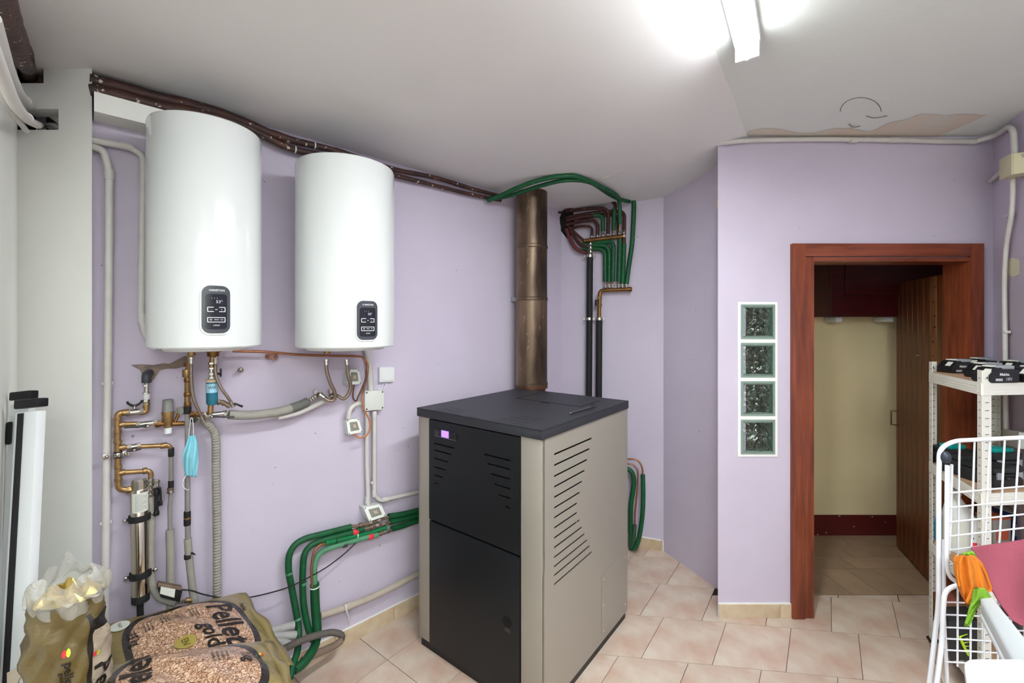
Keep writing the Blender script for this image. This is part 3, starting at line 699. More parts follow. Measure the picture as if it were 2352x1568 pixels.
    rw = ww*.30
    rect(-rw, rw, -.015*hh-.03*hh, .055*hh-.03*hh+.02*hh, gap=rw*.30); rect(-rw, rw, -.265*hh, -.17*hh)
    write(mb, '-', F, -rw*.55, -.005*hh, hh*.05, bold=True); write(mb, 'SET', F, 0, -.005*hh, hh*.028, bold=True); write(mb, '+', F, rw*.6, -.005*hh, hh*.05, bold=True)
    write(mb, 'O', F, -rw*.62, -.217*hh, hh*.05, bold=True); write(mb, 'MODE', F, .0, -.217*hh, hh*.026, bold=True); write(mb, 'ECO', F, rw*.62, -.217*hh, hh*.026, bold=True)
    write(mb, 'LYDOS', F, 0, -.335*hh, hh*.035, bold=True)
    o = mb.build('lettering', PRINTW, pan, smooth=False); o['kind'] = 'stuff'
    mb = MB(); write(mb, temp+'\u00b0', F, ww*.10, hh*.16, hh*.085); 
    for k in range(3): write(mb, 'i', F, -ww*.16+k*ww*.09, hh*.235, hh*.045)
    o = mb.build('digits', PRINTD, pan, smooth=False); o['kind'] = 'stuff'
    for (px, rr, ln_, mt) in outlets:
        q_ = W(px, 812); off = (Vector((q_.x, q_.y, 0))-W.p).dot(W.n)
        # outlets leave the bottom a little in front of the wall
        p = W(px, 815, .10); mb = MB(); mb.lathe([(rr, 0), (rr, -ln_), (rr*1.25, -ln_), (rr*1.25, -ln_-.012), (rr*.7, -ln_-.012)], Vector((p.x, p.y, z0+.004)), n=16); mb.build('outlet', mt, h)
    return h
heater((-.5735*2.03, .8192*2.03), .181, 1.565, 2.388, 'taller white wall water heater on the left, its panel showing 53', (463.5, 527), (656, 765), '53', ((440, .011, .03, BRASS), (490, .024, .018, BRONZE)), None)
heater((-.3557*2.154, .9346*2.154), .215, 1.548, 2.368, 'right hand white wall water heater, its panel showing 50', (819, 865), (691, 780), '50', ((751, .0125, .03, BRASS), (797, .015, .016, BRONZE)), None)
# ================================================================== plumbing on the left
def wp(pts, pl=W): return [pl(*p) for p in pts]
def pipe(name, m, pts, r, parent=None, pl=W, **k):
    tk = {a: k.pop(a) for a in ('n', 'smooth', 'fillet', 'rib') if a in k}
    return MB().tube(wp(pts, pl), r, **tk).build(name, m, parent, **k)
Z2 = lambda x, y, o: (200+x/3.92, 760+y/3.92, o)
Z3 = lambda x, y, o: (200+x/3.92, 1080+y/3.92, o)
Z4 = lambda x, y, o: (460+x/3.136, 760+y/3.136, o)
Z5 = lambda x, y, o: (690+x/5.807, 780+y/5.807, o)
Z6 = lambda x, y, o: (580+x/3.8425, 1160+y/3.8425, o)
def ring_on(name, m, pt, r, ln, ax, parent, pl=W, n=16, hexa=False):
    """a collar of length ln centred on a point, along ax (a direction)"""
    p = pl(*pt) if not isinstance(pt, Vector) else pt
    mb = MB(); mb.lathe([(r*.92, -ln/2), (r, -ln/2+ln*.12), (r, ln/2-ln*.12), (r*.92, ln/2)], p, ax, n=6 if hexa else n); return mb.build(name, m, parent, angle=30)
UP = Vector((0, 0, 1)); WU = W.u.copy(); WN = W.n.copy()
# ---- brass manifold with its branches
bm_ = thing('brass_manifold', 'brass water manifold with four side branches on the lavender wall', 'pipe', W(270, 1125, .05))
o1 = .055
pipe('main_pipe', BRASS, [Z2(425, 733, o1), Z2(272, 733, o1), Z2(275, 1100, o1), Z2(283, 1428, o1), Z2(395, 1428, o1)], .0108, bm_, fillet=.018)
for y in (790, 905, 1000, 1225, 1335): ring_on('coupling', BRASS, Z2(275+(y-790)*.012, y, o1), .0122, .012, UP, bm_)
ring_on('coupling', BRASS, Z2(345, 733, o1), .0125, .02, WU, bm_)
ring_on('union_nut', BRASS, Z2(378, 1428, o1), .0135, .016, WU, bm_, hexa=True)
def valve(parent, pt, ax, r=.012, ln=.045, m=CHROME):
    v = ring_on('valve_body', m, pt, r, ln, ax, parent)
    p = pt if isinstance(pt, Vector) else W(*pt)
    for s_ in (-1, 1): MB().lathe([(r*1.18, -.006), (r*1.18, .006)], p+ax*(ln*.42*s_), ax, n=6).build('hex_end', m, v, angle=30)
    return v
# top branch with its butterfly valve, going up to the wall elbow
v = valve(bm_, Z2(430, 730, o1), WU)
p = W(*Z2(428, 700, o1)); MB().lathe([(.005, 0), (.005, .012)], p, UP, n=10).build('stem', CHROME, v)
mb = MB()
for s_ in (-1, 1): mb.tube([p+UP*.010, p+UP*.014+WU*(.008*s_), p+UP*.022+WU*(.018*s_), p+UP*.030+WU*(.021*s_)], [.005, .0055, .006, .0035], n=8, smooth=True)
mb.build('butterfly_handle', BLACK, v)
pipe('riser', BRASS, [Z2(470, 735, o1), Z2(532, 728, o1), Z2(532, 640, o1)], .0108, bm_, fillet=.02)
pipe('riser_nipple', CHROME, [Z2(532, 660, o1), Z2(535, 560, o1), Z2(537, 470, o1)], .0085, bm_)
for y in (655, 625, 560, 490): ring_on('nut', CHROME, Z2(533, y, o1), .0115, .009, UP, bm_, hexa=True)
ring_on('white_sleeve', WHITE_P, Z2(536, 590, o1), .0105, .022, UP, bm_)
pipe('wall_elbow', DGREYP, [Z2(535, 465, o1), Z2(535, 395, o1), Z2(560, 378, .01)], .0155, bm_, fillet=.012)
# second branch: pressure reducer
pipe('branch_pipe', BRASS, [Z2(290, 842, o1), Z2(455, 835, o1)], .0088, bm_)
ring_on('tee', BRASS, Z2(312, 842, o1), .0115, .016, WU, bm_)
v = valve(bm_, Z2(535, 835, o1), WU, .0105, .06)
mb = MB(); a = W(*Z2(545, 855, o1+.022)); b_ = W(*Z2(335, 868, o1+.026)); mb.tube([a, a.lerp(b_, .2), b_], [.007, .004, .0035], n=8); mb.build('lever_handle', BLACK, v)
MB().ball(a+WN*.004, .006, 10).build('lever_nut', CHROME, v)
rd = thing('pressure_reducer', 'brass pressure reducer with grey plastic cap between the valves', 'valve', W(*Z2(728, 880, o1)))
c_ = W(*Z2(728, 870, o1)); zc1 = W(*Z2(728, 722, o1)).z
MB().lathe([(.009, -.0), (.0135, .004), (.0135, .016), (.0175, .022), (.0205, zc1-c_.z-.006), (.0205, zc1-c_.z)], c_, n=24).build('body', BRASS, rd)
zc0 = W(*Z2(728, 618, o1)).z
MB().lathe([(.0185, 0), (.0178, .012), (.0168, zc0-zc1), (.015, zc0-zc1+.001)], Vector((c_.x, c_.y, zc1)), n=28).build('grey_cap', mat('grey_cap', srgb(124, 124, 122), .5), rd)
MB().lathe([(.0115, 0), (.0125, -.004), (.0125, -.022), (.008, -.023)], c_, n=16).build('white_plug', WHITE_P, rd)
pipe('inlet', BRONZE, [Z2(608, 838, o1), Z2(690, 836, o1)], .0085, rd); ring_on('hex_nut', BRONZE, Z2(640, 837, o1), .0135, .018, WU, rd, hexa=True)
pipe('outlet', BRONZE, [Z2(765, 836, o1), Z2(900, 830, o1)], .0095, rd)
pipe('gauge_stem', BRONZE, [Z2(790, 820, o1), Z2(830, 740, o1)], .006, rd)
g = W(*Z2(843, 718, o1)); mb = MB(); mb.lathe([(.0165, -.012), (.0175, 0), (.0175, .006), (.015, .0065)], g, (WN*.6-WU*.8), n=24); mb.build('pressure_gauge', mat('gauge_case', srgb(150, 150, 146), .35), rd)
# third branch
pipe('branch_pipe', BRASS, [Z2(290, 1048, o1), Z2(740, 1028, o1), Z2(757, 1070, o1)], .0085, bm_, fillet=.01)
ring_on('tee', BRASS, Z2(312, 1048, o1), .0118, .018, WU, bm_); ring_on('coupling', BRASS, Z2(690, 1031, o1), .0115, .02, WU, bm_)
v = valve(bm_, Z2(422, 1040, o1), WU, .0105, .032)
mb = MB(); a = W(*Z2(425, 1070, o1+.02)); mb.tube([a-WU*.022, a, a+WU*.02], [.003, .006, .003], n=8); mb.build('butterfly_handle', BLACK, v); MB().ball(a+WN*.003, .005, 10).build('lever_nut', CHROME, v)
# fourth branch
pipe('branch_pipe', BRASS, [Z2(290, 1275, o1), Z2(572, 1258, o1), Z2(574, 1320, o1)], .0088, bm_, fillet=.018)
ring_on('tee', BRASS, Z2(312, 1274, o1), .0118, .018, WU, bm_); ring_on('coupling', BRASS, Z2(520, 1258, o1), .0122, .014, WU, bm_)
pipe('fitting_column', CHROME, [Z2(573, 1310, o1), Z2(570, 1500, o1)], .0085, bm_)
for y in (1345, 1385, 1430, 1475): ring_on('nut', CHROME, Z2(572, y, o1), .0118, .011, UP, bm_, hexa=True)
# pipe clamp on the main pipe
cl = thing('pipe_clamp', 'steel pipe clamp with screws around the brass manifold', 'clamp', W(*Z2(276, 1130, o1)))
ring_on('band', CHROME, Z2(277, 1112, o1), .0135, .016, UP, cl); ring_on('rubber_lining', BLKRUB, Z2(277, 1112, o1), .0128, .024, UP, cl)
for s_ in (-1, 1):
    p = W(*Z2(277, 1112, o1))+WU*(.026*s_-.004); MB().box(p, .02, .005, .016, WU, WN).build('lug', CHROME, cl, bevel=.001); MB().ball(p+WN*.006, .0065, 10).build('screw', CHROME, cl)
MB().tube([W(*Z2(277, 1112, 0)), W(*Z2(277, 1112, o1-.014))], .004, n=8).build('wall_stud', CHROME, cl)
# ---- stainless filter column
ft = thing('filter_column', 'tall stainless steel water filter column in two black clamps', 'water filter', W(*Z3(475, 1170, .06)))
fo = .062; c0 = W(*Z3(470, 160, fo)); zB = W(*Z3(480, 1108, fo)).z; rF = .0268
ctr = Vector((c0.x, c0.y, 0))
lean = Vector(W(*Z3(481, 1108, fo))[:2]+(0,))-ctr if False else (W(*Z3(481, 1108, fo))-c0)
ax = lean.normalized()*-1; Hf = lean.length
bs = W(*Z3(481, 1108, fo))
MB().lathe([(rF, 0), (rF, Hf-.004), (rF*.9, Hf)], bs, ax, n=40).build('steel_body', STEEL, ft)
MB().lathe([(rF*.86, 0), (rF*.86, .03), (rF*.7, .036)], c0, ax, n=10).build('cap', CHROME, ft, angle=30)
MB().lathe([(rF*.98, 0), (rF*1.02, -.004), (rF*1.02, -.028), (rF*.6, -.030)], bs, ax, n=32).build('black_end_cap', BLKRUB, ft)
pipe('drain_hose', BLKRUB, [Z3(478, 1165, fo), Z3(478, 1260, fo), Z3(484, 1385, fo), (328, 1480, .06)], .0105, ft)
MB().lathe([(.0125, -.01), (.0125, .008)], W(*Z3(484, 1368, fo)), ax, n=8).build('brass_ring', BRASS, ft)
# printed label wrapped on the upper body
aa = math.atan2(-c0.y, -c0.x)
def lf_(u, v, d=.0006): a_ = aa+u/rF; q_ = bs+ax*(Hf-.012-v); return Vector((q_.x+(rF+d)*math.cos(a_), q_.y+(rF+d)*math.sin(a_), q_.z))
mb = MB(); mb.grid(12, 4, lambda u, v: lf_((u-.5)*.055+.004, v*.072), uv=False); lb = mb.build('paper_label', LABEL, ft)
mb = MB()
for k in range(13): 
    wd = .034 if k % 4 else .024
    for s_ in range(6): mb.add([lf_(-.013+wd*s_/6, .006+k*.0048, .001), lf_(-.013+wd*(s_+1)/6, .006+k*.0048, .001), lf_(-.013+wd*(s_+1)/6, .0072+k*.0048, .001), lf_(-.013+wd*s_/6, .0072+k*.0048, .001)], [(0, 1, 2, 3)])
o = mb.build('print', mat('grey_ink', srgb(96, 98, 100), .6), lb, smooth=False); o['kind'] = 'stuff'
for yy in (430, 940):
    p = W(*Z3(473 if yy < 500 else 481, yy-10, fo))
    cl = MB().lathe([(rF+.001, -.011), (rF+.006, -.011), (rF+.006, .011), (rF+.001, .011)], p, ax, n=36, caps=False).build('black_clamp', BLKRUB, ft)
    for s_ in (-1, 1): MB().lathe([(.0065, -.004), (.0065, .008), (.004, .01)], p+WU*(rF+.016)*s_, WN, n=8).build('clamp_bolt', CHROME, cl)
    MB().tube([p+WU*(-rF-.02), p+WU*(-rF-.003)], .005, n=6).build('clamp_lug', BLKRUB, cl); MB().tube([p+WU*(rF+.02), p+WU*(rF+.003)], .005, n=6).build('clamp_lug', BLKRUB, cl)
    MB().tube([p-WN*rF, p-WN*fo], .005, n=8).build('wall_stud', CHROME, cl)
# ---- pale hose from the fourth branch down to the pump
pipe('insulated_hose', GREYF, [Z3(572, 235, o1), Z3(588, 330, o1), Z3(580, 520, o1), Z3(575, 800, o1), Z3(585, 1010, o1), Z3(620, 1110, o1+.01), Z3(680, 1160, o1+.015), Z3(785, 1193, o1+.015)], .0118, None, smooth=True, label='grey foam wrapped hose curving below the stainless filter', cat='hose')
# hose tail and brass elbow
tl = thing('hose_tail', 'brass elbow with chrome hose tail at the foot of the grey pipe', 'pipe fitting', W(*Z3(960, 1230, .07)))
pipe('chrome_tail', CHROME, [Z3(790, 1190, .07), Z3(890, 1172, .07)], .0065, tl, rib=(.009, .0012)); pipe('brass_elbow', BRASS, [Z3(885, 1170, .07), Z3(965, 1165, .07), Z3(968, 1235, .07)], .0105, tl, fillet=.014)
ring_on('coupling', BRASS, Z3(968, 1228, .07), .0125, .012, UP, tl)
# ---- chrome stopcock with red edged black handle right of the filter
sv = thing('stopcock', 'stopcock with long black lever right of the stainless filter', 'valve', W(*Z3(622, 400, .07)))
pipe('chrome_body', CHROME, [Z3(628, 85, .075), Z3(626, 150, .075)], .0085, sv); ring_on('nut', CHROME, Z3(627, 100, .075), .0105, .01, UP, sv, hexa=True)
pipe('valve_stem', BLACK, [Z3(625, 140, .075), Z3(625, 405, .075)], .007, sv); ring_on('collar', BLACK, Z3(625, 200, .075), .0095, .02, UP, sv); ring_on('collar', BLACK, Z3(625, 385, .075), .009, .016, UP, sv)
pipe('lever_handle', BLACK, [Z3(630, 148, .08), Z3(655, 155, .082), Z3(660, 200, .082), Z3(662, 300, .084)], .0042, sv, fillet=.01); ring_on('lever_tip', BLACK, Z3(662, 295, .084), .006, .018, UP, sv)
# ---- thin grey vertical pipe from the third branch
gp = thing('grey_riser_pipe', 'grey plastic riser pipe with foam sleeve hanging from the third brass branch', 'pipe', W(391, 1340, .05))
pipe('pipe', GREYP, [Z2(757, 1075, o1), Z2(757, 1400, o1), Z3(745, 330, o1), Z3(748, 560, o1)], .0078, gp)
ring_on('black_coupling', BLKRUB, Z2(757, 1090, o1), .0098, .034, UP, gp); ring_on('black_coupling', BLKRUB, Z2(755, 1380, o1), .0095, .03, UP, gp)
ring_on('chrome_ring', CHROME, Z3(752, 190, o1), .0125, .012, UP, gp); ring_on('chrome_ring', DULLM, Z3(750, 165, o1), .011, .01, UP, gp)
pipe('foam_sleeve', GREYF, [Z3(746, 535, o1), Z3(752, 800, o1), Z3(750, 1040, o1), (392, 1420, .05)], .0145, gp)
# ---- second vertical line under the first heater
ln2 = thing('brass_inlet_line', 'brass inlet line running down below the taller water heater', 'pipe', W(440, 1390, .06))
hh0 = 1.565
pipe('inlet_fitting', BRASS, [Z2(935, 195, .1), Z2(915, 330, .09), Z2(905, 450, .075), Z2(903, 690, .07)], .0105, ln2)
for y, rr in ((300, .0135), (440, .0125), (570, .013), (660, .0125)): ring_on('coupling', BRONZE, Z2(906, y, .078), rr, .016, UP, ln2)
ring_on('brass_bulge', BRASS, Z2(900, 380, .082), .0155, .03, UP, ln2)
ring_on('black_coupling', BLKRUB, Z2(905, 706, .07), .0125, .034, UP, ln2)
pipe('grey_pipe', GREYP, [Z2(905, 730, .07), Z2(905, 1300, .07), Z3(905, 380, .07), Z3(908, 620, .07)], .0098, ln2)
ring_on('black_coupling', BLKRUB, Z3(902, 395, .07), .0118, .026, UP, ln2); ring_on('black_coupling', BLKRUB, Z3(902, 460, .07), .012, .03, UP, ln2); ring_on('gold_ring', BRASS, Z3(904, 428, .07), .0125, .008, UP, ln2)
pipe('foam_sleeve', GREYF, [Z3(906, 615, .07), Z3(920, 800, .07), Z3(950, 1080, .07), Z3(985, 1260, .07)], .0135, ln2)
ring_on('black_tape', BLKRUB, Z3(911, 772, .07), .0142, .018, UP, ln2)
pipe('cable_tie_tail', BLKRUB, [Z3(940, 742, .085), Z3(975, 758, .1)], [.004, .002], ln2)
# brass outlet group with the cyan filter cup
cp = thing('cup_filter', 'small water filter with cyan cup and white label below the taller heater', 'water filter', W(*Z2(1120, 720, .09)))
oo = .095
pipe('outlet_fitting', BRASS, [Z2(1140, 185, oo), Z2(1130, 250, oo), Z2(1122, 330, oo)], .0115, cp)
ring_on('brass_cup', BRONZE, Z2(1135, 205, oo), .021, .022, UP, cp); pipe('chrome_neck', CHROME, [Z2(1122, 320, oo), Z2(1124, 445, oo)], .0105, cp)
for y in (290, 335, 385, 420): ring_on('nut', CHROME, Z2(1122, y, oo), .0128, .009, UP, cp, hexa=True)
tp = W(*Z2(1125, 440, oo)); bt = W(*Z2(1125, 645, oo)); rc = .0205
MB().lathe([(rc*.8, 0), (rc*1.12, -.002), (rc*1.12, -.012), (rc*.9, -.013)], tp+UP*.004, n=28).build('cap', mat('beige_cap', srgb(196, 176, 150), .5), cp)
MB().lathe([(rc, 0), (rc, bt.z-tp.z+.01), (rc*.8, bt.z-tp.z)], tp-UP*.008, n=28).build('cup', mat('cyan_cup', srgb(44, 118, 140), .25, trans=.2), cp)
ab = math.atan2(-tp.y, -tp.x)
def cupf(u, v, d=.0006): a_ = ab+u/rc; return Vector((tp.x+(rc+d)*math.cos(a_), tp.y+(rc+d)*math.sin(a_), tp.z-.010+v))
mb = MB(); mb.grid(10, 2, lambda u, v: cupf((u-.5)*.048, -.040+v*.037), uv=False); lb = mb.build('label', mat('pale_cyan_label', srgb(150, 196, 216), .5), cp)
word(lb, 'WK', lambda u, v: cupf(u, v, .0012), .001, -.020, .017, PRINTK); mb = MB()
for k in range(3): mb.add([cupf(-.010, -.032-.003*k, .0012), cupf(.010, -.032-.003*k, .0012), cupf(.010, -.0312-.003*k, .0012), cupf(-.010, -.0312-.003*k, .0012)], [(0, 1, 2, 3)])
o = mb.build('print', PRINTK, lb, smooth=False); o['kind'] = 'stuff'
pipe('bottom_outlet', BRASS, [Z2(1115, 650, oo), Z2(1110, 740, oo)], .0105, cp)
pipe('side_outlet', DULLM, [Z2(1165, 640, oo), Z2(1220, 640, oo+.01), Z2(1290, 680, oo+.02)], .0095, cp)
for x, y in ((1185, 640), (1225, 648), (1268, 668)): ring_on('nut', DULLM, Z2(x, y, oo+.008), .0125, .01, WU, cp, hexa=True)
pipe('black_lever', BLACK, [Z2(1325, 650, oo+.03), Z2(1400, 680, oo+.03)], [.0035, .005], cp); 
ln_ = MB().box(W(*Z2(1203, 375, oo+.005)), .007, .006, .034, WU, WN).build('drain_lever', BLACK, cp, bevel=.002)
pipe('drain_stem', BLACK, [Z2(1175, 385, oo+.005), Z2(1203, 385, oo+.005)], .005, cp)
# horizontal chrome ball valve and foam covered pipe towards the second heater
hv = thing('ball_valve', 'chrome ball valve with black lever feeding the thick grey foam pipe', 'valve', W(*Z2(1150, 760, .08)))
pipe('feed_pipe', BRONZE, [Z2(925, 750, .08), Z2(1080, 752, .08)], .0095, hv); v = valve(hv, Z2(1160, 752, .08), WU, .0125, .075)
ring_on('hex_nut', CHROME, Z2(1060, 752, .08), .0135, .014, WU, hv, hexa=True); ring_on('hex_nut', BRONZE, Z2(955, 750, .08), .0135, .016, WU, hv, hexa=True); ring_on('hex_nut', CHROME, Z2(1240, 754, .08), .014, .016, WU, hv, hexa=True)
a = W(*Z2(1120, 768, .105)); b_ = W(*Z2(1325, 773, .11)); MB().tube([a, a.lerp(b_, .15), b_], [.008, .004, .0035], n=8).build('lever_handle', BLACK, hv); MB().ball(a+WN*.006, .006, 10).build('lever_nut', CHROME, hv)
fpk = thing('foam_covered_pipe', 'thick grey foam covered pipe sagging between the two water heaters', 'pipe', W(600, 960, .09))
pipe('foam_sleeve', GREYF, [Z4(205, 602, .09), Z4(320, 606, .09), Z4(430, 600, .09), Z4(560, 582, .09), Z4(680, 548, .085), Z4(770, 510, .08)], .0195, fpk, smooth=True)
pipe('dark_foam_end', mat('dark_grey_foam', srgb(104, 106, 100), .8), [Z4(655, 556, .086), Z4(720, 533, .083), Z4(775, 508, .08)], .0205, fpk, smooth=True)
pipe('threaded_end', CHROME, [Z4(770, 510, .08), Z4(835, 465, .075)], .010, fpk, rib=(.012, .0018))
pipe('lower_sleeve', GREYPVC, [Z4(560, 622, .07), Z4(700, 590, .065), Z4(800, 548, .06), Z4(870, 515, .055), Z4(910, 495, .05)], .0125, None, smooth=True, label='pale pipe sleeve below the thick foam pipe right of centre', cat='pipe')
# braided hoses
BRAID = mat('braided_steel_hose', srgb(150, 132, 118), .35, metal=.6, var=.4, scale=300, bump=.3, bscale=300)
def hose(lbl, pts, r=.0062, m=BRAID):
    t = thing('braided_hose', lbl, 'hose', W(*pts[-1]), 'braided hoses below the water heaters')
    pipe('hose', m, pts, r, t, smooth=True)
    for i in (0, -1):
        p = W(*pts[i]); q_ = W(*pts[1 if i == 0 else -2]); d_ = (q_-p).normalized()
        MB().lathe([(r*1.55, 0), (r*1.55, .010), (r*1.25, .011), (r*1.25, .026)], p, d_, n=12).build('crimp_nut', CHROME, t)
hose('braided hose from left outlet of the taller heater to the lower brass pipe', [Z2(938, 235, .115), Z2(938, 420, .12), Z2(955, 590, .12), Z2(1000, 710, .115), Z2(1050, 812, .10)])
hose('braided hose from right outlet of the taller heater past the cyan cup', [Z2(1158, 240, .11), Z2(1158, 380, .12), Z2(1200, 500, .125), Z2(1270, 600, .125), Z2(1318, 682, .12)])
hose('braided hose from left outlet of the right heater bending left', [Z4(908, 205, .11), Z4(910, 280, .115), Z4(935, 370, .12), Z4(968, 440, .12), Z4(965, 490, .11), Z4(925, 500, .1), Z4(860, 455, .08)], .0085)
hose('braided hose from right outlet of the right heater looping back left', [Z4(1055, 205, .12), Z4(1065, 320, .125), Z4(1083, 390, .125), Z4(1070, 450, .12), Z4(1030, 488, .11), Z4(985, 465, .09), Z4(940, 475, .07)], .0085)
# wall valves behind the hoses
for i, (x, y, lb_) in enumerate(((835, 445, 'dull wall stop valve at the end of the thick foam pipe'), (940, 440, 'dull wall stop valve behind the looping braided hoses'))):
    t = thing('wall_valve', lb_, 'valve', W(*Z4(x, y, .03)), 'wall stop valves')
    pipe('valve_body', DULLM, [Z4(x+5, y+10, 0), Z4(x+5, y+12, .06)], .0095, t); pipe('side_outlet', DULLM, [Z4(x-5, y+35, .055), Z4(x+10, y+5, .055)], .009, t)
    MB().lathe([(.012, 0), (.0135, .004), (.012, .012)], W(*Z4(x-8, y-8, .06)), WN, n=6).build('knob', CHROME, t)
    if i == 0: pipe('flex_tail', DULLM, [Z4(845, 450, .06), Z4(880, 470, .07), Z4(910, 485, .08)], .007, t, smooth=True, rib=(.006, .001))
# big grey corrugated drain pipe
pipe('corrugated_pipe', GREYF, [Z2(960, 790, .07), Z2(1050, 805, .07), Z2(1120, 870, .065), Z2(1158, 960, .06), Z2(1162, 1250, .055), Z3(1168, 400, .055), Z3(1172, 800, .055), Z3(1170, 1160, .055), (496, 1420, .055)], .0155, None, smooth=True, rib=(.012, .0012), label='long grey wrapped drain pipe running down the lavender wall', cat='pipe')
# small joint where the mask hangs, and the surgical mask
pipe('small_tap', BLACK, [Z2(940, 805, .10), Z2(960, 812, .11), Z2(992, 782, .11)], .006, None, smooth=True, label='tiny black and red tap that holds the face mask', cat='tap')
mk = thing('face_mask', 'light blue surgical face mask hanging from the pipe tap', 'face mask', W(*Z2(940, 1310, .11)))
BLUEM = mat('light_blue_mask', srgb(132, 200, 216), .8, bump=.3, bscale=200)
mrows = [((912, 945), (975, 935)), ((895, 1000), (995, 1000)), ((872, 1070), (1003, 1060)), ((857, 1120), (1005, 1120)), ((862, 1180), (1003, 1180)), ((872, 1250), (992, 1250)), ((885, 1300), (985, 1315))]
def mfn(u, v):
    t = v*(len(mrows)-1); i = min(int(t), len(mrows)-2); t -= i
    l = [mrows[i][0][k]*(1-t)+mrows[i+1][0][k]*t for k in (0, 1)]; r_ = [mrows[i][1][k]*(1-t)+mrows[i+1][1][k]*t for k in (0, 1)]
    x, y = l[0]*(1-u)+r_[0]*u, l[1]*(1-u)+r_[1]*u
    return W(*Z2(x, y, .115+.022*math.sin(PI*u)*math.sin(PI*min(1, v*1.05))+.003*math.sin(u*22+v*5)))
MB().grid(20, 20, mfn).build('mask_cloth', BLUEM, mk, solid=.0012)
pipe('ear_loop', WHITE_P, [Z2(915, 950, .115), Z2(925, 850, .12), Z2(935, 785, .125), Z2(948, 790, .125), Z2(955, 850, .12), Z2(958, 938, .115)], .0013, mk, smooth=True, n=6)
pipe('ear_loop', WHITE_P, [Z2(890, 1300, .115), Z2(865, 1350, .12), Z2(862, 1390, .12), Z2(890, 1425, .12), Z2(920, 1428, .115)], .0013, mk, smooth=True, n=6)
# device box (pump controller) at the foot
dv = thing('pump_box', 'small dusty black transformer box with pale label low on the wall', 'transformer box', W(*Z3(740, 1160, .09)))
dP = [Z3(625, 1020, .085), Z3(850, 1055, .085), Z3(825, 1160, .085), Z3(655, 1115, .085)]
a, b_, c_, d_ = [W(*q_) for q_ in dP]; bk = -WN*.03
MB().hexa([a, b_, c_, d_], [q_+WN*.028+UP*.0 for q_ in (a, b_, c_, d_)]).build('case', BLACK, dv, bevel=.003)
a2, b2_ = [W(q_[0], q_[1], .10) for q_ in (Z3(640, 1000, 0), Z3(850, 1040, 0))]
MB().hexa([a+UP*.0, b_, b_+WN*.03, a+WN*.03], [a2-WN*.012, b2_-WN*.012, b2_+WN*.012, a2+WN*.012]).build('dusty_top', DULLM, dv, bevel=.003)
lq = [W(*Z3(x, y, .1145)) for x, y in ((665, 1045), (795, 1068), (785, 1145), (655, 1108))]
MB().prism(lq, WN*.001).build('label', LABEL, dv, smooth=False)
# black cable from the device across to the green pipes
MB().tube([W(*p) for p in [(417, 1354, .12), (440, 1356, .12), (465, 1364, .12), (500, 1371, .12), (540, 1373, .12), (575, 1371, .115), (620, 1361, .10), (665, 1347, .09), (712, 1324, .085), (752, 1301, .08), (790, 1272, .07), (818, 1246, .06), (846, 1222, .05)]], .0028, n=8, smooth=True).build('cable', BLKRUB, label='thin black cable drooping from the transformer box to the green pipes', cat='cable')
# stub pipes in the wall
t = thing('pipe_stub', 'short rusty pink pipe stub sticking out between the heaters', 'pipe', W(619, 820, .02))
MB().lathe([(.0135, 0), (.0135, .045), (.009, .046), (.009, .03)], W(614, 819, 0), WN*.85+WU*.45, n=20, caps=False).build('stub', mat('pink_stub', srgb(170, 128, 116), .5), t); MB().lathe([(.0165, .036), (.0165, .047), (.012, .047)], W(614, 819, 0), WN*.85+WU*.45, n=20, caps=False).build('rim', MC['pink_stub'], t)
MB().lathe([(.009, 0), (.009, .018), (.0065, .02)], W(614, 819, .01), WN*.85+WU*.45, n=14).build('plug', COPPER, t)
t = thing('wall_tap', 'small dull metal wall plug left of the pink pipe stub', 'plug', W(552, 849, .02))
MB().lathe([(.008, 0), (.008, .02), (.0105, .022), (.0105, .03)], W(550, 849, 0), WN, n=8).build('plug_body', DULLM, t); MB().ball(W(553, 848, .036), .0085, 10).build('plug_head', CHROME, t)
# broken plaster around the wall elbow
mb = MB(); random.seed(3)
edge = [(300, 838), (325, 836), (352, 838), (375, 834), (392, 836), (412, 824), (428, 816), (430, 840), (405, 846), (385, 846), (365, 850), (352, 862), (345, 880), (330, 870), (322, 850)]
ctrp = W(370, 845, .006); ring_ = [W(x, y, .0012) for x, y in edge]; mid_ = [ctrp.lerp(q_, .6)+WN*random.uniform(.001, .006)+UP*random.uniform(-.003, .003) for q_ in ring_]
n_ = len(ring_); mb.add(ring_+mid_+[ctrp], [(i, (i+1) % n_, n_+(i+1) % n_, n_+i) for i in range(n_)]+[(n_+i, n_+(i+1) % n_, 2*n_) for i in range(n_)])
cr = mb.build('broken_plaster', mat('raw_plaster', srgb(150, 132, 122), .95, var=.35, scale=30, bump=1, bscale=60), smooth=False); attach(cr, bpy.data.objects['wall_left'])
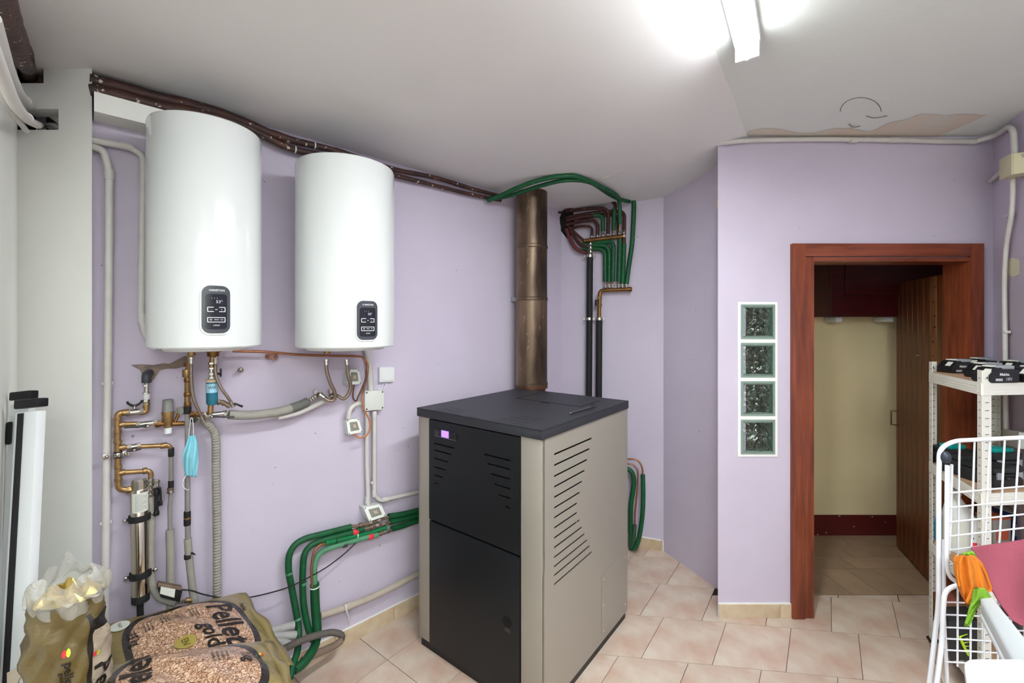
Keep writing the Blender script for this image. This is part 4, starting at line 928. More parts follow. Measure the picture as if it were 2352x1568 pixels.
# ---- wall conduits at the far left
def conduit(lbl, pts, r, clips=(), pl=W, m=GREYPVC, par=None, fillet=.05, joints=()):
    t = thing('conduit', lbl, 'conduit', pl(*pts[-1]))
    pipe('tube', m, pts, r, t, pl=pl, fillet=fillet)
    for (x, y, o) in clips:
        p = pl(x, y, o); MB().box(p-pl.n*(r*.6), r*2.6, r*1.8, .012, pl.u, pl.n).build('clip', m, t, bevel=.002)
    for (x, y, o, dx_, dy_) in joints:
        p = pl(x, y, o); q_ = pl(x+dx_, y+dy_, o); MB().lathe([(r*1.16, -.018), (r*1.16, .018)], p, (q_-p).normalized(), n=18).build('joint_sleeve', m, t)
    return t
conduit('pale conduit running down the wall beside the white pillar', [(208, 335, .03), (238, 345, .03), (251, 392, .028), (249, 700, .028), (242, 1310, .028), (240, 1480, .028)], .0125, clips=((247, 880, .028), (243, 1200, .028)), fillet=.1, joints=((251, 402, .028, 0, 10),))
conduit('pale conduit bending down behind the taller water heater', [(208, 321, .035), (300, 338, .03), (330, 358, .028), (328, 500, .028), (325, 735, .028), (338, 775, .028), (360, 800, .028)], .0125, fillet=.06, joints=((290, 336, .03, 10, 2), (327, 730, .028, 0, 10)))
# ---- boxes
def tilt_box(lbl, quad_front, side_px, off, name='isolator_box', deep=.055):
    """quad_front: lid corners tl,tr,br,bl in pixels at distance off+deep from the wall"""
    t = thing(name, lbl, 'electrical box', W(quad_front[3][0], quad_front[3][1], off))
    f = [W(x, y, off+deep*(1.0 if i in (2, 3) else .72)) for i, (x, y) in enumerate(quad_front)]
    c0 = sum(f, Vector())/4; wv = (f[1]-f[0]); 
    b = []
    for i, p in enumerate(f):
        k = W.n.dot(p)-W.c; b.append(p-W.n*k)
    MB().hexa(b, f).build('housing', BOXGREY, t, bevel=.0025)
    fr_ = [c0+(p-c0)*1.02 for p in f]; nn = (f[1]-f[0]).cross(f[3]-f[0]).normalized(); nn = nn if nn.dot(W.n) > 0 else -nn
    MB().hexa(fr_, [p+nn*.004 for p in fr_]).build('lid', mat('white_box_lid', srgb(226, 229, 224), .4), t, bevel=.0015)
    wq = [c0+(p-c0)*.62+nn*.0038 for p in f]; MB().hexa(wq, [p+nn*.0015 for p in wq]).build('window', BOXWIN, t, bevel=.001)
    k = [c0+(p-c0)*.25+nn*.005 for p in f]; MB().hexa(k, [p+nn*.005 for p in k]).build('switch', mat('pink_grey_switch', srgb(176, 160, 150), .4), t, bevel=.001)
    for p in f: q_ = c0+(p-c0)*.88+nn*.0042; MB().lathe([(.0028, 0), (.0028, .001)], q_, nn, n=8).build('screw', BLACK, t)
    return t
tilt_box('grey isolator box with window under the right heater, the upper one', [(801, 848), (824, 849), (829, 881), (796, 884)], None, 0)
tilt_box('grey isolator box with window left of the junction box, the middle one', [(795, 964), (823, 961), (832, 992), (800, 998)], None, 0)
tilt_box('grey switch box with window above the green pipes, the lowest one', [(835, 1166), (874, 1157), (886, 1184), (848, 1197)], None, 0, deep=.075)
jb = thing('junction_box', 'square pale junction box with four screws left of the boiler', 'electrical box', W(860, 940, .03))
q4 = [W(x, y, .045) for x, y in ((838, 898), (881, 896), (881, 939), (838, 943))]; q40 = [p-WN*.045 for p in q4]
MB().hexa(q40, q4).build('box', BOXGREY, jb, bevel=.003); c0 = sum(q4, Vector())/4
MB().hexa([c0+(p-c0)*1.02 for p in q4], [c0+(p-c0)*1.02+WN*.004 for p in q4]).build('lid', mat('pale_lid', srgb(208, 210, 204), .45), jb, bevel=.001)
for p in q4: MB().lathe([(.004, 0), (.004, .0012)], c0+(p-c0)*.84+WN*.004, WN, n=10).build('screw', BLACK, jb)
th_ = thing('thermostat', 'small square white thermostat cover right of the heater pipes', 'thermostat', W(889, 878, .02))
q4 = [W(x, y, .022) for x, y in ((872, 843), (906, 843), (906, 876), (872, 878))]; MB().hexa([p-WN*.022 for p in q4], q4).build('case', WHITE_P, th_, bevel=.003)
c0 = sum(q4, Vector())/4; MB().hexa([c0+(p-c0)*.78 for p in q4], [c0+(p-c0)*.74+WN*.003 for p in q4]).build('cover', WHITE_P, th_, bevel=.001)
MB().tube([W(886, 880, .008), W(886, 885, .01), W(880, 893, .02), W(868, 893, .03)], .0035, n=8, smooth=True).build('short_cable', WHITE_P, th_)
# conduits between the boxes
conduit('white conduit dropping from the junction box to the lowest switch box', [(843, 945, .028), (843, 1060, .028), (846, 1160, .028)], .011, clips=((843, 1000, .028),), joints=((844, 1148, .028, 0, 5),))
conduit('pale conduit from junction box bending right behind the boiler', [(860, 945, .028), (860, 1134, .028), (872, 1150, .028), (957, 1130, .028), (1000, 1122, .028)], .011, clips=((858, 1108, .028),), fillet=.03, joints=((860, 1132, .028, 0, 5), (884, 1147, .028, 5, -1), (860, 951, .028, 0, 5)))
conduit('wide pale trunking rising from the junction box behind the right heater', [(852, 897, .02), (850, 858, .02), (846, 820, .02), (838, 790, .02)], .015)
conduit('ribbed pale conduit elbow linking junction box and middle isolator box', [Z5(800, 850, .04), Z5(740, 855, .045), Z5(680, 900, .05), Z5(650, 960, .05), Z5(642, 1050, .05)], .0125, fillet=.04)
# copper pipe under the heaters, orange and black cables
MB().tube([W(*p) for p in [(535, 806, .05), (610, 808, .05), (680, 814, .05), (760, 817, .05), Z5(780, 222, .06), Z5(850, 262, .07), Z5(893, 330, .075), Z5(890, 440, .08), Z5(855, 600, .075), Z5(838, 700, .07)]], .0062, n=10, smooth=True).build('copper_pipe', COPPER, label='thin copper pipe running under both heaters then bending down', cat='pipe')
ORC = mat('orange_brown_cable', srgb(176, 104, 54), .4)
MB().tube([W(*p) for p in [Z5(835, 690, .06), Z5(822, 800, .065), Z5(850, 930, .07), Z5(905, 1040, .075), Z5(932, 1150, .08), Z5(895, 1260, .085), Z5(820, 1308, .08), Z5(760, 1295, .07), Z5(722, 1255, .055)]], .0042, n=8, smooth=True).build('cable', ORC, label='orange brown cable looping down into the middle isolator box', cat='cable')
MB().tube([W(*p) for p in [Z5(880, 400, .09), Z5(868, 520, .09), Z5(815, 660, .085), Z5(770, 760, .08), Z5(745, 815, .075), Z5(708, 790, .06), Z5(702, 720, .05), Z5(715, 600, .04)]], .0042, n=8, smooth=True).build('cable', mat('brown_cable', srgb(92, 60, 44), .5), label='dark brown cable hanging in a loop below the upper isolator box', cat='cable')
# ================================================================== green pipes low on the wall
gg = 'green insulated pipes low on the wall'
def gpipe(lbl, pts, r, m=GREEN, extra=()):
    t = thing('insulated_pipe', lbl, 'pipe', W(*pts[-1]))
    pipe('sleeve', m, pts, r, t, smooth=True)
    for (x, y, o, rr, ln_, mm, nm) in extra:
        p = W(*Z6(x, y, o)); i = min(range(len(pts)), key=lambda k: (W(*pts[k])-p).length); j = min(i+1, len(pts)-1) or 1
        d_ = (W(*pts[j])-W(*pts[j-1])).normalized(); MB().lathe([(rr*.95, -ln_/2), (rr, -ln_/2+.002), (rr, ln_/2-.002), (rr*.95, ln_/2)], p, d_, n=16).build(nm, mm, t)
    return t
gpipe('outermost green insulated pipe curving down left of the boiler', [Z6(870, 190, .05), Z6(700, 233, .05), Z6(560, 268, .05), Z6(460, 297, .05), Z6(375, 350, .05), Z6(325, 440, .05), Z6(318, 570, .05), Z6(340, 700, .05), Z6(368, 850, .055), Z6(400, 1030, .07), Z6(408, 1160, .1), Z6(395, 1290, .16), Z6(360, 1400, .2), Z6(330, 1530, .24)], .0145, GREEN, ((322, 600, .05, .0155, .01, GREENG, 'tape_band'), (398, 1010, .068, .0155, .012, GREENG, 'tape_band')))
gpipe('middle green insulated pipe with red tape curving down to the floor', [Z6(985, 205, .06), Z6(880, 240, .06), Z6(700, 288, .06), Z6(600, 318, .06), Z6(510, 360, .06), Z6(458, 440, .06), Z6(443, 600, .06), Z6(445, 800, .06), Z6(462, 950, .065), Z6(500, 1110, .08), Z6(530, 1190, .09)], .0145, GREEN, ((905, 235, .06, .0155, .028, REDT, 'red_tape'), (448, 690, .06, .0155, .012, GREENG, 'tape_band')))
gpipe('dusty green insulated pipe, nearest the boiler, with red tape', [Z6(1100, 262, .07), Z6(1000, 285, .07), Z6(900, 312, .07), Z6(800, 340, .07), Z6(680, 378, .07), Z6(590, 430, .07), Z6(548, 520, .07), Z6(545, 620, .07), Z6(548, 700, .07)], .0135, GREENG, ((1040, 277, .07, .0145, .028, REDT, 'red_tape'), (815, 345, .07, .0150, .02, DGREYP, 'grey_tape')))
gpipe('thick green insulation sleeve around the copper pipe end near the floor', [Z6(548, 690, .07), Z6(552, 850, .07), Z6(562, 1000, .075), Z6(570, 1120, .09), Z6(555, 1220, .12), Z6(520, 1300, .17), Z6(440, 1400, .2), Z6(370, 1450, .21)], .0205, GREEN, ((548, 720, .07, .022, .006, LABEL, 'cut_rim'),))
gpipe('bright green insulated pipe between the dusty green ones', [Z6(640, 332, .075), Z6(760, 308, .07), Z6(900, 275, .065), Z6(1030, 245, .06), Z6(1180, 195, .06)], .0125, GREENB, ((735, 315, .071, .0135, .006, BLKRUB, 'black_tie'), (922, 268, .065, .0135, .005, WHITE_P, 'white_tie')))
MB().tube([W(*p) for p in [Z6(642, 338, .075), Z6(590, 355, .08), Z6(545, 410, .085), Z6(525, 500, .085), Z6(520, 600, .085), Z6(525, 720, .08)]], .0055, n=10, smooth=True).build('copper_pipe', COPPER, label='bare copper pipe end dropping into the thick green sleeve', cat='pipe')
for k, (a_, lb_) in enumerate((((1200, 98), 'uppermost green pipe disappearing behind the boiler'), ((1212, 148), 'second green pipe from the top disappearing behind the boiler'), ((1228, 208), 'lowest green pipe disappearing behind the boiler'))):
    e_ = [(1440, 52), (1440, 92), (1440, 142)][k]
    gpipe(lb_, [Z6(a_[0], a_[1], .055+.01*k), Z6((a_[0]+e_[0])/2, (a_[1]+e_[1])/2+4, .055), Z6(e_[0], e_[1], .055), Z6(1700, e_[1]-70, .05)], .0150, GREEN)
for k, (pts, lb_) in enumerate((([Z6(868, 186, .055), Z6(925, 182, .06), Z6(1000, 165, .065), Z6(1090, 140, .065), Z6(1198, 105, .06)], 'uppermost dull fitting joining the green pipes'), ([Z6(985, 208, .06), Z6(1040, 195, .07), Z6(1110, 172, .07), Z6(1215, 150, .065)], 'middle dull fitting joining the green pipes'), ([Z6(1098, 262, .07), Z6(1150, 240, .075), Z6(1228, 216, .07)], 'lowest dull fitting joining the green pipes'))):
    t = thing('pipe_fitting', lb_, 'pipe fitting', W(*pts[0])); pipe('bare_pipe', DULLM, pts, .0075, t, smooth=True)
    for s_ in (.35, .6, .8):
        i = s_*(len(pts)-1); j = int(i); p = W(*pts[j]).lerp(W(*pts[min(j+1, len(pts)-1)]), i-j); d_ = (W(*pts[-1])-W(*pts[0])).normalized()
        MB().lathe([(.0115, -.008), (.0115, .008)], p, d_, n=6).build('nut', CHROME if s_ > .5 else DULLM, t, angle=30)
# grey foam pipes near the floor
conduit('beige foam pipe sloping along the wall just above the skirting', [Z6(600, 975, .04), Z6(840, 897, .04), Z6(1100, 790, .04), Z6(1300, 690, .04), Z6(1450, 612, .04), Z6(1600, 540, .04)], .0165, m=mat('beige_foam', srgb(180, 168, 154), .7, var=.1, scale=20), fillet=.02, joints=((798, 1393, .04, 9, -4),))
GF2 = mat('pale_grey_foam', srgb(168, 166, 164), .7, var=.12, scale=20)
for k, (pts, lb_) in enumerate((([Z6(40, 1135, .10), Z6(200, 1098, .10), Z6(365, 1055, .10)], 'upper short pale foam pipe left of the green pipes'), ([Z6(60, 1175, .12), Z6(200, 1155, .12), Z6(378, 1145, .12)], 'middle short pale foam pipe left of the green pipes'), ([Z6(60, 1190, .15), Z6(180, 1205, .15), Z6(280, 1215, .15), Z6(340, 1250, .15)], 'lower bent pale foam pipe left of the green pipes'))):
    MB().tube([W(*p) for p in pts], .0165 if k < 2 else .0175, n=14, smooth=True).build('foam_pipe', GF2, label=lb_, cat='pipe')
cc_ = thing('corrugated_conduit', 'dark corrugated conduit looping across the green pipes at the floor', 'conduit', W(*Z6(700, 1260, .1)))
pipe('ribbed_part', CORRD, [Z6(225, 1290, .22), Z6(330, 1240, .21), Z6(440, 1190, .19), Z6(540, 1155, .16), Z6(620, 1135, .13), Z6(700, 1122, .11), Z6(770, 1135, .09), Z6(795, 1165, .09), Z6(775, 1200, .1)], .0135, cc_, smooth=True, rib=(.009, .0016))
pipe('dusty_part', CORRB, [Z6(782, 1195, .1), Z6(720, 1240, .11), Z6(620, 1285, .13), Z6(540, 1320, .16), Z6(440, 1370, .19)], .0165, cc_, smooth=True)
MB().tube([W(*p) for p in [Z6(822, 880, .058), Z6(830, 935, .055), Z6(850, 990, .03), Z6(858, 1035, .012)]], [.005, .004, .004, .005], n=8, smooth=True).build('cable_tie', WHITE_P, label='white tie hanging from the beige foam pipe', cat='cable tie')
# ================================================================== dark pipes under the ceiling
dcp = [[(206, 182, .055), (240, 192, .055), (281, 201, .055), (365, 225, .055), (449, 243, .055), (533, 270, .055), (600, 297, .055), (664, 320, .055), (722, 334, .055), (771, 346, .055), (840, 368, .07), (905, 389, .055), (1000, 408, .045), (1080, 432, .04), (1150, 450, .04)],
       [(206, 206, .075), (240, 213, .07), (281, 223, .07), (365, 245, .065), (449, 260, .06), (533, 280, .055), (588, 302, .05), (626, 322, .05), (657, 337, .05), (703, 350, .05), (771, 362, .05), (840, 382, .045), (905, 402, .042), (1000, 426, .035), (1080, 446, .035), (1150, 460, .035)]]
for k, pts in enumerate(dcp):
    t = thing('ceiling_pipe', ('upper' if k == 0 else 'lower')+' of two blackened flaking pipes under the ceiling above the heaters', 'pipe', W(*pts[0]))
    rr = [.0215]*4+[.020, .019, .0175, .016, .015, .0145, .014, .0135, .013, .012, .012, .012]
    P_ = catmull([W(*p) for p in pts], 4); rad = [rr[min(int(i/4), len(rr)-1)]*random.uniform(.93, 1.07) for i in range(len(P_))]
    MB().tube(P_, rad, n=12).build('sleeve', BLKPIPE, t)
    for x in ((664, 722) if k == 0 else (680,)):
        i = min(range(len(P_)), key=lambda q_: abs((P_[q_].x/P_[q_].y*1000+1176)-x)); d_ = (P_[i+1]-P_[i]).normalized(); MB().lathe([(.0165, -.003), (.0165, .003)], P_[i], d_, n=14).build('white_tie', WHITE_P, t)
lp = [[(118, 168, .03), (85, 155, .03), (60, 118, .035), (40, 70, .04), (24, 20, .045), (8, -40, .05)], [(95, 185, .03), (72, 165, .03), (50, 140, .03), (28, 85, .03), (12, 40, .03), (-8, -10, .03), (-40, -80, .03)]]
def lwp(x, y, o): return L(x, y, o)
for k, pts in enumerate(lp):
    P_ = catmull([at(pts[0][0]+8, pts[0][1]+6, 1.58)]+[L(*p) for p in pts], 6); P_ = [Vector((p.x, p.y, min(p.z, 2.537))) for p in P_]
    t = thing('ceiling_pipe', ('right' if k == 0 else 'left')+' hand blackened pipe entering the pillar in the top left corner', 'pipe', P_[0])
    MB().tube(P_, [random.uniform(.95, 1.1)*(.0165 if k == 0 else .022) for _ in P_], n=12).build('sleeve', BLKPIPE, t)
hp_ = [[(150, 292), (127, 270), (100, 262), (70, 245), (45, 215), (22, 165), (5, 110), (-15, 40)], [(150, 300), (125, 290), (100, 290), (72, 280), (48, 258), (28, 228), (12, 190), (-8, 140), (-30, 80)], [(60, 300), (45, 280), (30, 262), (15, 235), (0, 205), (-20, 160)]]
for k, pts in enumerate(hp_):
    nY = 2 if k < 2 else 0
    P_ = [at(x, y, 1.62-.012*i) if i < nY else L(x, y, .035+.02*(k == 1)) for i, (x, y) in enumerate(pts)]
    t = thing('wall_hose', ('upper', 'middle', 'lowest')[k]+' pale conduit curving down the white wall into the pillar opening', 'conduit', P_[0]); MB().tube(P_, .0125 if k < 2 else .008, n=12, smooth=True).build('tube', GREYPVC, t)
    if k < 2: 
        p, q_ = P_[3], P_[4]; MB().lathe([(.0145, -.014), (.0145, .014)], p.lerp(q_, .5), (q_-p).normalized(), n=14).build('joint_sleeve', GREYPVC, t)
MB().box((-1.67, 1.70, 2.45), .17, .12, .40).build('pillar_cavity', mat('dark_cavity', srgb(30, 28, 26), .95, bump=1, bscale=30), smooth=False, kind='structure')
# ================================================================== green pipes over the flue
for k, (pts, lb_) in enumerate((([(1120, 460, 2.86), (1150, 449, 2.82), (1180, 435, 2.76), (1215, 421, 2.70), (1250, 411, 2.66), (1285, 405, 2.64), (1318, 404, 2.64), (1348, 414, 2.70), (1378, 428, 2.80), (1402, 440, 2.92), (1418, 452, 3.05), (1423, 470, 3.12), (1424, 514, 3.14)], 'front green pipe arching over the flue to the upper manifold'),
    ([(1125, 455, 2.90), (1160, 452, 2.86), (1200, 440, 2.80), (1240, 427, 2.74), (1290, 415, 2.68), (1330, 414, 2.68), (1352, 418, 2.74), (1375, 426, 2.86), (1400, 436, 3.02), (1425, 446, 3.14), (1446, 452, 3.2)], 'rear green pipe arching over the flue into the ceiling'))):
    P_ = catmull([at(*p) for p in pts], 5); P_ = [Vector((p.x, p.y, min(p.z, ceil_z(p.x, p.y)-.012))) for p in P_]
    MB().tube(P_, .0145 if k == 0 else .013, n=12).build('green_pipe', GREEN, label=lb_, cat='pipe')
# ================================================================== manifolds on the far wall
ZB = lambda x, y, o: B(1240+x/6.533, 440+y/6.533, o)
def bt(m, pts, r, par, nm, **k): return MB().tube([ZB(*p) for p in pts], r, n=10, **k).build(nm, m, par)
m1 = thing('manifold', 'upper dull brass pipe manifold on the far wall above the other one', 'manifold', ZB(970, 720, .06))
bt(BRONZE, [(665, 738, .06), (1270, 668, .06)], .0155, m1, 'bar')
bt(CHROME, [(760, 770, .06), (760, 985, .06)], .0115, m1, 'outlet_valve'); 
for y in (810, 870, 930): MB().lathe([(.016, -.008), (.016, .008)], ZB(760, y, .06), UP, n=6).build('nut', CHROME, m1, angle=30)
for (x, y) in ((715, 825), (715, 885)): MB().ball(ZB(x, y, .08), .012, 8).build('knob', DGREYP, m1)
bt(CHROME, [(1255, 668, .06), (1285, 664, .06)], .018, m1, 'end_cap')
for x in (780, 865, 945, 1020, 1105, 1190, 1260):
    y = 738-(x-665)*.1157; MB().lathe([(.010, 0), (.010, .032), (.007, .04)], ZB(x, y-12, .06), UP, n=8).build('outlet', CHROME, m1, angle=30)
    MB().ball(ZB(x, y-50, .078), .0105, 8).build('knob', CHROME, m1)
m2 = thing('manifold', 'lower dull brass pipe manifold on the far wall, its elbow pointing down', 'manifold', ZB(1120, 1500, .06))
MB().tube([ZB(1370, 1463, .06), ZB(905, 1482, .06), ZB(897, 1590, .06), B(1377, 700, .06), B(1376, 735, .06)], .0145, n=12, fillet=.04).build('bar', BRONZE, m2)
MB().lathe([(.018, -.02), (.018, .006), (.014, .01)], ZB(1360, 1463, .06), B.u, n=12).build('end_cap', BRONZE, m2)
for y in (684, 700): MB().lathe([(.02, -.01), (.02, .01)], B(1377, y, .06), UP, n=6).build('nut', BRASS, m2, angle=30)
MB().box(B(1370, 695, .09), .02, .03, .045, B.u, B.n).build('black_lever', BLACK, m2, bevel=.003)
for x in (980, 1040, 1095, 1185, 1240, 1300):
    MB().lathe([(.010, 0), (.010, .03), (.006, .035)], ZB(x, 1450, .06), UP, n=8).build('outlet', CHROME, m2, angle=30); MB().ball(ZB(x, 1425, .078), .0115, 8).build('knob', CHROME, m2)
def mtube(lb_, pts, r, m, tip=None):
    t = thing('manifold_pipe', lb_, 'pipe', ZB(*pts[0])); bt(m, pts, r, t, 'sleeve', smooth=False, fillet=.06)
    if tip: bt(tip[0], tip[1], .0045, t, 'bare_end')
c1, c2 = (COPPER, BRASS)
mtube('lowest brown pipe entering the upper manifold at its left end', [(783, 662, .06), (785, 560, .06), (740, 518, .06), (600, 515, .06), (430, 560, .03)], .011, BROWNP)
mtube('brown pipe second from the left in the upper manifold', [(866, 650, .06), (870, 500, .06), (820, 432, .06), (650, 436, .06), (400, 500, .03)], .0135, BROWNP)
mtube('short green pipe third from the left in the upper manifold', [(946, 590, .065), (946, 385, .065), (880, 352, .065), (815, 358, .065)], .0155, GREEN, (c2, [(946, 650, .06), (946, 580, .06)]))
mtube('dark brown pipe behind the short green pipe of the upper manifold', [(820, 357, .065), (640, 375, .06), (400, 430, .03)], .0145, BROWNP)
mtube('tall brown pipe fourth from the left in the upper manifold', [(1022, 640, .06), (1032, 320, .06), (975, 248, .07), (740, 250, .06), (400, 300, .03)], .0125, BROWNP)
mtube('brown and green pipe fifth from the left in the upper manifold', [(1108, 575, .07), (1118, 260, .07)], .016, GREEN, (c2, [(1106, 645, .06), (1108, 570, .07)]))
mtube('topmost brown pipe arching to the wall hole', [(1120, 300, .07), (1140, 190, .07), (1060, 118, .07), (900, 120, .07), (560, 185, .05), (380, 280, .03)], .0135, BROWNP)
mtube('bright brass pipe end sixth from the left in the upper manifold', [(1190, 640, .06), (1196, 480, .06)], .006, BRASS)
mtube('rightmost brown pipe of the upper manifold', [(1262, 780, .05), (1268, 345, .05), (1215, 295, .05), (1000, 300, .05), (700, 330, .05), (400, 390, .02)], .0135, BROWNP)
mtube('brown pipe bending just behind the brass pipe end', [(1180, 700, .035), (1175, 400, .035), (1120, 345, .035), (880, 360, .035), (500, 410, .02)], .012, BROWNP)
mtube('first green pipe from the left on the lower manifold', [(980, 1350, .05), (982, 920, .05), (925, 862, .05), (740, 856, .05), (640, 850, .05)], .0165, GREEN, (c1, [(980, 1420, .06), (980, 1340, .055)]))
mtube('second green pipe from the left on the lower manifold', [(1040, 1350, .055), (1042, 880, .055), (985, 808, .055), (760, 800, .05), (650, 790, .05)], .0165, GREEN, (c1, [(1040, 1420, .06), (1040, 1340, .055)]))
mtube('third green pipe from the left on the lower manifold', [(1096, 1350, .065), (1106, 800, .065), (1060, 748, .06), (800, 765, .05)], .0165, GREEN, (c1, [(1096, 1420, .06), (1096, 1340, .06)]))
mtube('fourth green pipe from the left on the lower manifold', [(1184, 1350, .05), (1195, 1000, .05), (1202, 700, .05)], .0175, GREEN, (c1, [(1183, 1420, .06), (1184, 1340, .055)]))
mtube('fifth green pipe from the left on the lower manifold', [(1240, 1390, .05), (1258, 1000, .045), (1264, 780, .045)], .0165, GREEN, (c1, [(1240, 1430, .06), (1240, 1380, .055)]))
mtube('tall slanting green pipe at the right end of the lower manifold', [(1300, 1390, .05), (1330, 1150, .04), (1385, 800, .03), (1405, 450, .03), (1412, 200, .03), (1405, 130, .03)], .0165, GREEN, (c1, [(1300, 1430, .06), (1300, 1380, .055)]))
mtube('outer drooping brown pipe left of the upper manifold', [(400, 560, .03), (460, 740, .05), (540, 860, .06), (640, 905, .06), (720, 915, .05)], .0145, mat('rusty_brown_pipe', srgb(104, 50, 44), .6, var=.3, scale=20))
mtube('inner drooping brown pipe left of the upper manifold', [(430, 540, .03), (520, 680, .05), (600, 790, .06), (690, 830, .06), (740, 835, .05)], .013, BROWNP)
mtube('straight brown pipe slanting to the left end of the upper manifold', [(440, 530, .04), (560, 650, .06), (690, 760, .06)], .011, BROWNP)
# ragged pipe opening in the corner, its inner shade painted as near black plaster
random.seed(11); mb = MB(); N_ = 18; cc2 = ZB(395, 420, .02); rr_ = []
for k in range(N_):
    a_ = 2*PI*k/N_; rx, rz = random.uniform(.045, .08), random.uniform(.09, .14); rr_.append(cc2+B.u*(rx*math.cos(a_))+UP*(rz*math.sin(a_)-.02)-B.n*.016)
in_ = [cc2.lerp(p, .55)+B.n*random.uniform(.005, .02) for p in rr_]
mb.add(rr_+in_+[cc2+B.n*.012], [(i, (i+1) % N_, N_+(i+1) % N_, N_+i) for i in range(N_)]+[(N_+i, N_+(i+1) % N_, 2*N_) for i in range(N_)])
o = mb.build('ragged_wall_opening', mat('hole_shade_plaster', srgb(28, 26, 26), .95, var=.5, scale=40, bump=1, bscale=60), smooth=False); attach(o, bpy.data.objects['wall_far'])
MB().tube([ZB(160, 315, .02), ZB(330, 312, .03)], .009, n=10).build('pipe_end', BROWNP, label='short brown pipe end between the flue and the ragged opening', cat='pipe')
# black insulated risers down to the boiler
for k, (x0, y0, x1, lb_) in enumerate(((1355, 590, 1351, 'left black insulated pipe rising behind the boiler to the upper manifold'), (1376.5, 733, 1374, 'right shorter black insulated pipe rising behind the boiler'))):
    t = thing('black_pipe', lb_, 'pipe', B(x1, 1150, .06)); MB().tube([B(x0, y0, .06), B(x1, 1150, .06)], .0235, n=18).build('sleeve', BLKRUB, t)
    for yy in ((588, 732) if k == 0 else (732,)):
        p = B(x0-(yy-y0)*.012, yy, .06); c_ = MB().lathe([(.025, -.010), (.025, .010)], p, n=18).build('clamp', CHROME, t)
        for s_ in (-1, 1): MB().lathe([(.008, -.006), (.008, .012)], p+B.u*.036*s_, B.n, n=8).build('clamp_bolt', CHROME, c_)
# green and copper loops to the right of the boiler
ZC = lambda x, y, o: B(1400+x/3.4087, 1000+y/3.4087, o)
lo_ = [([(60, 190, .12), (170, 184, .12), (225, 200, .12), (255, 250, .12), (260, 310, .12)], .0065, COPPER, 'outer bare copper pipe arching out right of the boiler'),
       ([(60, 225, .10), (160, 222, .10), (205, 250, .10), (222, 300, .10), (215, 450, .10), (200, 600, .10), (198, 700, .10)], .0062, COPPER, 'inner bare copper pipe arching out right of the boiler'),
       ([(260, 305, .12), (264, 420, .12), (262, 560, .12), (248, 700, .12), (225, 820, .12), (195, 890, .12)], .016, GREEN, 'outer green pipe looping to the floor right of the boiler'),
       ([(100, 250, .09), (165, 275, .09), (190, 340, .09), (185, 420, .09), (168, 540, .09), (165, 700, .09), (170, 890, .09)], .017, GREEN, 'inner green pipe hanging to the floor right of the boiler'),
       ([(198, 700, .1), (190, 800, .1), (180, 880, .1)], .0145, mat('dull_green', srgb(52, 80, 62), .7), 'dull green sleeve on the copper pipe right of the boiler')]
for pts, r_, m_, lb_ in lo_: MB().tube([ZC(*p) for p in pts], r_, n=12, smooth=True).build('looping_pipe', m_, label=lb_, cat='pipe')
# ================================================================== conduit along the door wall ceiling
cd = thing('ceiling_conduit', 'pale conduit running under the ceiling along the door wall', 'conduit', DW(2000, 322, .02))
P_ = [zp(1385, 407, 2.575), zp(1454, 384, 2.60), zp(1546, 354, 2.65), zp(1613, 336, 2.67), DW(1680, 326, .03), DW(1740, 322, .02), DW(1900, 320, .02), DW(2050, 322, .02), DW(2180, 325, .02), DW(2240, 325, .022), R(2285, 312, .03), R(2318, 290, .03), R(2328, 300, .03), R(2331, 372, .03)]
MB().tube(catmull(P_[:9], 5)+filletp(P_[9:], .03), .013, n=12).build('tube', GREYPVC, cd)
for x in (1960, 2050, 2230): MB().lathe([(.016, -.02), (.016, .02)], DW(x, 322+(x > 2100)*3, .02), (1, 0, 0), n=14).build('joint_sleeve', GREYPVC, cd)
cd2 = thing('conduit', 'thin pale conduit snaking down the wall right of the door', 'conduit', R(2310, 840, .03))
MB().tube(catmull([R(2326, 405, .03), R(2326, 450, .03), R(2322, 500, .03), R(2312, 560, .025), R(2307, 640, .025), R(2308, 760, .025), R(2310, 985, .03)], 5), .0105, n=10).build('tube', GREYPVC, cd2)
for y in (495, 762): MB().box(R(2318-(y > 700)*8, y, .02), .045, .025, .014, R.u, R.n).build('clip', GREYPVC, cd2, bevel=.002)
jb2 = thing('junction_box', 'cream junction box high on the wall right of the door', 'electrical box', R(2322, 410, .03))
q4 = [R(x, y, .07) for x, y in ((2299, 367), (2327, 352), (2327, 400), (2299, 413))]; MB().hexa([p-R.n*.07 for p in q4], q4).build('box', CREAM, jb2, bevel=.004)
c0 = sum(q4, Vector())/4; MB().hexa([c0+(p-c0)*1.03 for p in q4], [c0+(p-c0)*1.03+R.n*.006 for p in q4]).build('lid', CREAM, jb2, bevel=.002)
MB().tube([R(2299, 395, .03), R(2276, 415, .02)], .011, n=10).build('left_stub', GREYPVC, jb2); MB().tube([R(2335, 375, .03), R(2360, 352, .03)], .012, n=10).build('right_stub', GREYPVC, jb2)
pt = [R(x, y, .0015) for x, y in ((2314, 600), (2322, 592), (2338, 594), (2342, 600), (2341, 630), (2330, 636), (2318, 632), (2313, 622))]
o = MB().prism(pt, R.n*.001).build('peeled_patch', mat('cream_filler', srgb(222, 216, 190), .9, bump=.4), smooth=False); attach(o, bpy.data.objects['wall_right'])
ob = thing('socket_box', 'pale surface socket box low behind the shelf', 'electrical box', R(2316, 1020, .03))
q4 = [R(x, y, .06) for x, y in ((2302, 985), (2340, 992), (2338, 1030), (2300, 1020))]; MB().hexa([p-R.n*.06 for p in q4], q4).build('box', BOXGREY, ob, bevel=.004)
